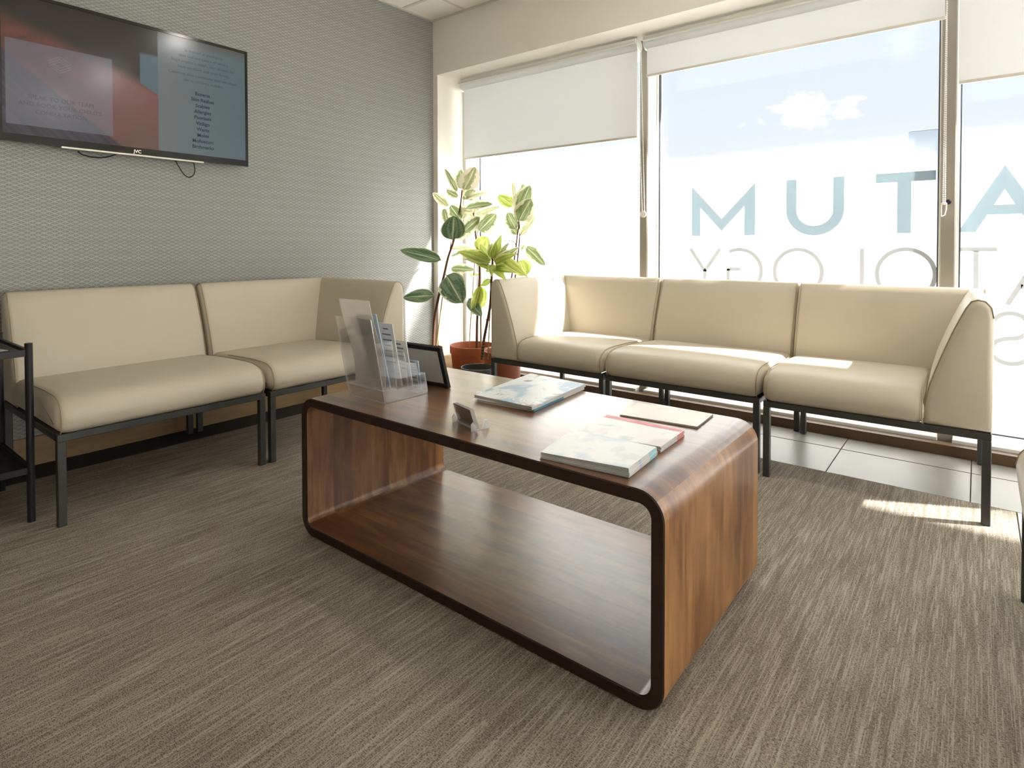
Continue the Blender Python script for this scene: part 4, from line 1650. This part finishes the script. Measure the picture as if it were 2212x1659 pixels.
def leaf(parent, B, T, width, mat, kind='ficus', roll=0.0, tilt=0.0):
    key = (kind, mat.name)
    if key not in LM:
        LM[key] = leaf_mesh('leaf', kind, mat)
    X = T - B
    L_ = X.length
    X.normalize()
    N = (CAM - (B + T) / 2).normalized()
    N = (N * cos(roll) + Vector((0, 0, 1)) * sin(roll))
    N = (N - X * N.dot(X)).normalized()
    if tilt:
        N = Matrix.Rotation(tilt, 3, X) @ N
    Y = N.cross(X)
    o = link('leaf', LM[key], parent)
    m_ = Matrix.Identity(4)
    zs = L_ * 0.9
    for i in range(3):
        m_[i][0], m_[i][1], m_[i][2], m_[i][3] = X[i] * L_, Y[i] * width, N[i] * zs, B[i] - parent.location[i]
    o.matrix_local = m_
    return o


CRX, CRY, CRS = 840.0, 330.0, 3.3175      # the plant notes were taken on an enlarged crop


def cp_(x, y, d):
    return at_y(CRX + x / CRS, CRY + y / CRS, d)


def pot(parent, r, h, mat, rim=0.03, taper=0.78, soil_drop=0.035):
    bm = BM()
    rb = r * taper
    lathe(bm, [(0, 0.0), (rb, 0.0), (rb + 0.004, 0.006), (r * 0.955, h - rim), (r, h - rim), (r * 1.005, h - 0.004), (r, h), (r - 0.006, h), (r * 0.955 - 0.008, h - rim), (rb - 0.004, 0.012), (0, 0.012)], 40)
    obj('pot', bm, mat, parent, True, 30)
    bm = BM()
    lathe(bm, [(0, h - soil_drop + 0.006), (r * 0.5, h - soil_drop + 0.003), (r * 0.93 - 0.008, h - soil_drop)], 28)
    obj('soil', bm, SOIL, parent)


def plant(label, loc, r, h, potmat, **kw):
    p = thing('potted_plant', label, 'plant', loc, 0, 'potted plants in the corner')
    pot(p, r, h, potmat, **kw)
    return p


def stem(p, pts, d, r0, r1, mat=STEMBROWN, name='stem'):
    """points on the enlarged crop at depth d (number or list)"""
    ds = d if isinstance(d, (list, tuple)) else [d] * len(pts)
    w_ = [cp_(x, y, dd_) - p.location for (x, y), dd_ in zip(pts, ds)]
    w_ = smooth_path(w_, 5)
    n = len(w_)
    bm = BM()
    ring_tube(bm, w_, [r0 + (r1 - r0) * k / (n - 1) for k in range(n)], 10)
    return obj(name, bm, mat, p)


def leaves(p, d, rows, wide=1.25):
    for (bx, by, tx, ty, wd, mt, dt, kind, roll) in rows:
        B = cp_(bx, by, d)
        T = cp_(tx, ty, d + dt)
        dep = (B - CAM).dot(CF)
        leaf(p, B, T, wide * wd / CRS * dep / FPX, mt, kind, roll, random.uniform(-0.25, 0.25))


V, D_, PL, Y_ = LEAFV, LEAFD, LEAFP, LEAFY
# A: leaning variegated rubber plant by the wallpapered wall
dA = 2.93
pa = plant('tall leaning variegated rubber plant in a terracotta pot against the wallpapered wall', (-3.085, 2.90, 0.0025), 0.128, 0.285, TERRA, rim=0.045)
stem(pa, [(318, 1410), (330, 1180), (362, 1010), (395, 880), (425, 750), (462, 640), (490, 520), (512, 390), (524, 265)], [dA, dA, dA, dA, dA, dA, dA, dA, dA], 0.010, 0.005)
stem(pa, [(340, 1410), (370, 1150), (395, 950)], dA + 0.02, 0.004, 0.004, CANE, 'cane')
stem(pa, [(425, 750), (440, 690), (447, 640)], dA + 0.01, 0.004, 0.003)
leaves(pa, dA, [
    (530, 285, 618, 100, 118, PL, -0.06, 'flat', 0), (515, 275, 515, 120, 70, V, 0.05, 'flat', 0), (498, 300, 402, 110, 44, V, -0.03, 'ficus', 0.5),
    (508, 322, 412, 268, 52, V, 0.03, 'flat', 0), (535, 335, 708, 280, 50, PL, 0.02, 'ficus', 0.5), (440, 395, 312, 284, 56, PL, -0.05, 'ficus', 0.4),
    (535, 400, 738, 362, 66, V, -0.05, 'ficus', 0.4), (600, 452, 797, 384, 50, PL, 0.04, 'ficus', 0.5), (525, 490, 440, 378, 104, V, -0.02, 'flat', 0),
    (456, 640, 466, 452, 142, D_, -0.12, 'flat', 0), (420, 520, 395, 400, 50, V, 0.04, 'flat', 0), (525, 580, 652, 462, 84, V, -0.06, 'flat', 0.1),
    (632, 575, 770, 436, 112, V, 0.03, 'flat', 0), (560, 345, 612, 262, 92, V, 0.05, 'flat', 0), (412, 782, 74, 690, 84, D_, -0.10, 'ficus', 0.55),
    (352, 1020, 98, 1036, 84, D_, -0.12, 'ficus', 0.45), (402, 862, 528, 1078, 158, D_, -0.18, 'flat', 0), (428, 832, 612, 835, 66, V, 0.04, 'ficus', 0.4),
    (440, 745, 520, 712, 20, V, 0.02, 'ficus', 0.4), (520, 480, 560, 400, 60, PL, 0.06, 'flat', 0), (470, 620, 560, 560, 60, PL, 0.06, 'flat', 0),
    (505, 400, 600, 420, 50, PL, 0.06, 'flat', 0.2), (520, 330, 590, 300, 40, V, 0.07, 'flat', 0)])

# B: rubber plant in the widest terracotta pot, straight stem with canes
dB = 3.15
pb = plant('rubber plant in the widest terracotta pot, straight brown stem between two canes', (-2.845, 3.145, 0), 0.166, 0.300, TERRA, rim=0.055, soil_drop=0.06)
stem(pb, [(630, 1400), (632, 1230), (642, 1050), (650, 860), (640, 720), (622, 590), (606, 430)], dB, 0.0095, 0.005)
stem(pb, [(576, 1390), (590, 1150), (618, 740)], dB + 0.02, 0.0035, 0.0035, CANE, 'cane')
stem(pb, [(664, 1390), (662, 1100), (655, 760)], dB + 0.04, 0.0035, 0.0035, CANE, 'cane')
leaves(pb, dB, [
    (560, 1035, 664, 1168, 70, D_, -0.05, 'ficus', 0.1), (660, 935, 602, 1165, 66, Y_, -0.04, 'ficus', 0), (662, 940, 668, 1112, 70, Y_, 0.03, 'flat', 0),
    (640, 720, 700, 598, 98, Y_, 0.04, 'flat', 0), (612, 470, 560, 400, 60, PL, 0.05, 'flat', 0), (610, 450, 640, 360, 60, PL, 0.05, 'flat', 0),
    (640, 700, 400, 672, 50, PL, 0.08, 'ficus', 0.4), (615, 560, 540, 600, 60, PL, 0.05, 'flat', 0), (655, 880, 560, 870, 40, PL, 0.05, 'ficus', 0.5)])

# C: rubber plant behind the sofa arm, two slim stems
dC = 3.02
pc = plant('rubber plant with two slim stems in a terracotta pot behind the sofa arm', (-2.465, 3.015, 0), 0.128, 0.318, TERRA, rim=0.03, taper=0.86)
stem(pc, [(800, 1440), (840, 1150), (880, 890), (905, 720), (922, 580), (932, 500), (915, 390)], dC, 0.006, 0.004)
stem(pc, [(815, 1440), (862, 1150), (905, 890), (925, 740), (938, 600), (935, 510)], dC + 0.02, 0.006, 0.004)
stem(pc, [(920, 735), (905, 650), (860, 628), (805, 634)], dC, 0.003, 0.002, STEMGREEN, 'side_shoot')
leaves(pc, dC, [
    (908, 388, 778, 306, 78, Y_, -0.04, 'ficus', 0.2), (912, 390, 888, 206, 42, PL, 0.03, 'flat', 0), (910, 480, 1012, 232, 112, V, -0.03, 'flat', 0),
    (922, 505, 1020, 330, 112, V, -0.07, 'flat', 0), (918, 560, 850, 428, 96, V, -0.03, 'flat', 0), (934, 608, 1050, 448, 66, PL, 0.02, 'ficus', 0.1),
    (925, 590, 880, 540, 60, V, 0.04, 'flat', 0), (945, 700, 975, 660, 14, Y_, 0, 'ficus', 0), (972, 660, 1114, 802, 74, V, -0.06, 'ficus', 0.25),
    (925, 762, 985, 880, 118, Y_, 0.02, 'flat', 0), (930, 400, 965, 222, 60, V, 0.05, 'flat', 0)])

# D: dracaena with a ringed cane in a black pot
dD = 2.78
pd = plant('yellow green dracaena with a ringed cane in the small black pot', (-2.462, 2.765, 0.0025), 0.106, 0.246, POTBLACK, rim=0.02, taper=0.85)
stem(pd, [(668, 1480), (680, 1350), (702, 1230), (724, 1110), (732, 1000), (736, 900), (742, 830), (742, 740)], dD, 0.010, 0.007, STEMBROWN)
for k in range(7):
    bm = BM()
    c0 = cp_(669 + k * 2.2, 1470 - k * 22, dD) - pd.location
    ring_tube(bm, [c0 - Vector((0, 0, 0.0025)), c0 + Vector((0, 0, 0.0025))], 0.0118 - k * 0.0003, 12)
    obj('cane_ring', bm, STEMGREEN, pd)
stem(pd, [(710, 1480), (722, 1200), (738, 900)], dD + 0.02, 0.004, 0.004, CANE, 'cane')
stem(pd, [(690, 1190), (704, 1205)], dD - 0.01, 0.003, 0.002, STEMBROWN, 'stub')
leaves(pd, dD, [
    (745, 790, 482, 694, 74, Y_, -0.06, 'long', 0.35), (742, 760, 806, 588, 50, Y_, 0.02, 'long', 0), (740, 770, 738, 640, 46, Y_, 0.03, 'long', 0),
    (745, 780, 846, 692, 46, Y_, 0.04, 'long', 0.3), (748, 790, 935, 672, 46, V, 0.05, 'long', 0.4), (745, 800, 925, 790, 50, Y_, 0.02, 'long', 0.4),
    (790, 740, 990, 880, 50, Y_, -0.04, 'long', 0.35), (745, 820, 836, 902, 50, Y_, -0.05, 'long', 0.1), (742, 800, 600, 730, 50, Y_, -0.02, 'long', 0.5),
    (740, 830, 545, 705, 48, V, 0.03, 'long', 0.3), (742, 850, 560, 742, 34, Y_, -0.05, 'long', 0.2), (744, 770, 770, 640, 46, Y_, -0.04, 'long', 0),
    (746, 860, 850, 800, 40, Y_, 0.04, 'long', 0.3), (742, 850, 690, 830, 36, Y_, 0.05, 'long', 0.2), (742, 760, 715, 640, 36, V, 0.04, 'long', 0),
    (738, 900, 655, 960, 36, Y_, 0.02, 'long', 0.2), (742, 790, 735, 880, 44, Y_, -0.05, 'long', 0), (744, 800, 905, 720, 50, Y_, -0.05, 'long', 0.2), (742, 790, 640, 640, 46, Y_, 0.05, 'long', 0.1),
    (744, 800, 860, 640, 44, V, 0.05, 'long', 0.1), (742, 810, 520, 745, 50, V, 0.02, 'long', 0.3), (744, 830, 905, 850, 46, Y_, -0.03, 'long', 0.2)], 1.4)

# ------------------------------------------------------------------ outside
m, t = material('pavement')
t.out(t.bsdf(t.mix(t.noise(t.vec(*t.xyz('Position')), 0.6, 4), srgb(176, 174, 170), srgb(204, 202, 198)), 0.9, 0, 0.2))
bm = BM()
box(bm, (-60, 4.02, -0.25), (60, 90, -0.14))
box(bm, (XR + 0.17, -60, -0.25), (60, 4.02, -0.14))
struct(obj('ground', bm, m, None, False))
CONC = plain('pale_render', srgb(150, 152, 156), 0.85, var=0.05, scale=0.3)
CONCB = plain('grey_blue_cladding', srgb(128, 138, 150), 0.7, var=0.05, scale=0.3)
PANE = plain('dark_window_pane', srgb(120, 132, 146), 0.25)


def building(label, x0, x1, y0, y1, h, mat, rounded=False):
    b = thing('building', label, 'building', ((x0 + x1) / 2, (y0 + y1) / 2, -0.14))
    w_, d_ = (x1 - x0) / 2, (y1 - y0) / 2
    obj('wall', boxbm((-w_, -d_, 0), (w_, d_, h)), mat, b, False)
    bm = BM()
    if rounded:
        n = 14
        pl_ = [(-w_ - 0.1, h)] + [(-w_ - 0.1 + (2 * w_ + 0.2) * k / n, h + 0.9 * sin(pi * k / n) ** 0.6) for k in range(1, n)] + [(w_ + 0.1, h)]
        prism(bm, pl_, 'y', -d_ - 0.1, d_ + 0.1)
    else:
        box(bm, (-w_ - 0.15, -d_ - 0.15, h), (w_ + 0.15, d_ + 0.15, h + 0.25))
    obj('roof', bm, mat, b, False)
    for k in range(4):
        x_ = -w_ + (2 * w_) * (k + 0.5) / 4
        obj('window', boxbm((x_ - w_ * 0.13, -d_ - 0.04, 1.0), (x_ + w_ * 0.13, -d_ + 0.02, 2.6)), PANE, b, False)
    return b


building('pale flat-roofed building outside, faint behind the frosted narrow window', -20.1, -14.8, 29.0, 36.0, 5.75, CONCB)
building('pale building with a curved roof outside, faint behind the middle window', -13.3, -7.8, 29.0, 36.0, 4.9, CONC, True)
# unseen street-side canopy, added to cut the sun to a band
cn_ = thing('canopy', 'unseen flat white canopy added outside the windows to cut the sun to a band', 'canopy', (0, 4.0, 4.12))
obj('canopy_slab', boxbm((-5.0, 0.02, 0.0), (7.0, 1.12, 0.16), 0.01, 1), CONC, cn_, False)
obj('fascia', boxbm((-5.0, 1.12, -0.02), (7.0, 1.16, 0.24)), CONCB, cn_, False)
for x_ in (-4.0, -1.0, 2.0, 5.0):
    obj('bracket', boxbm((x_ - 0.04, 0.02, -0.18), (x_ + 0.04, 0.5, 0.0)), CONCB, cn_, False)
pl_ = tag(obj('pillar', boxbm((-0.70, 8.9, -0.14), (-0.36, 9.24, 2.45), 0.02, 2), CONCB, None, False), 'pale blue-grey pillar outside, behind the letter T on the window', 'pillar')
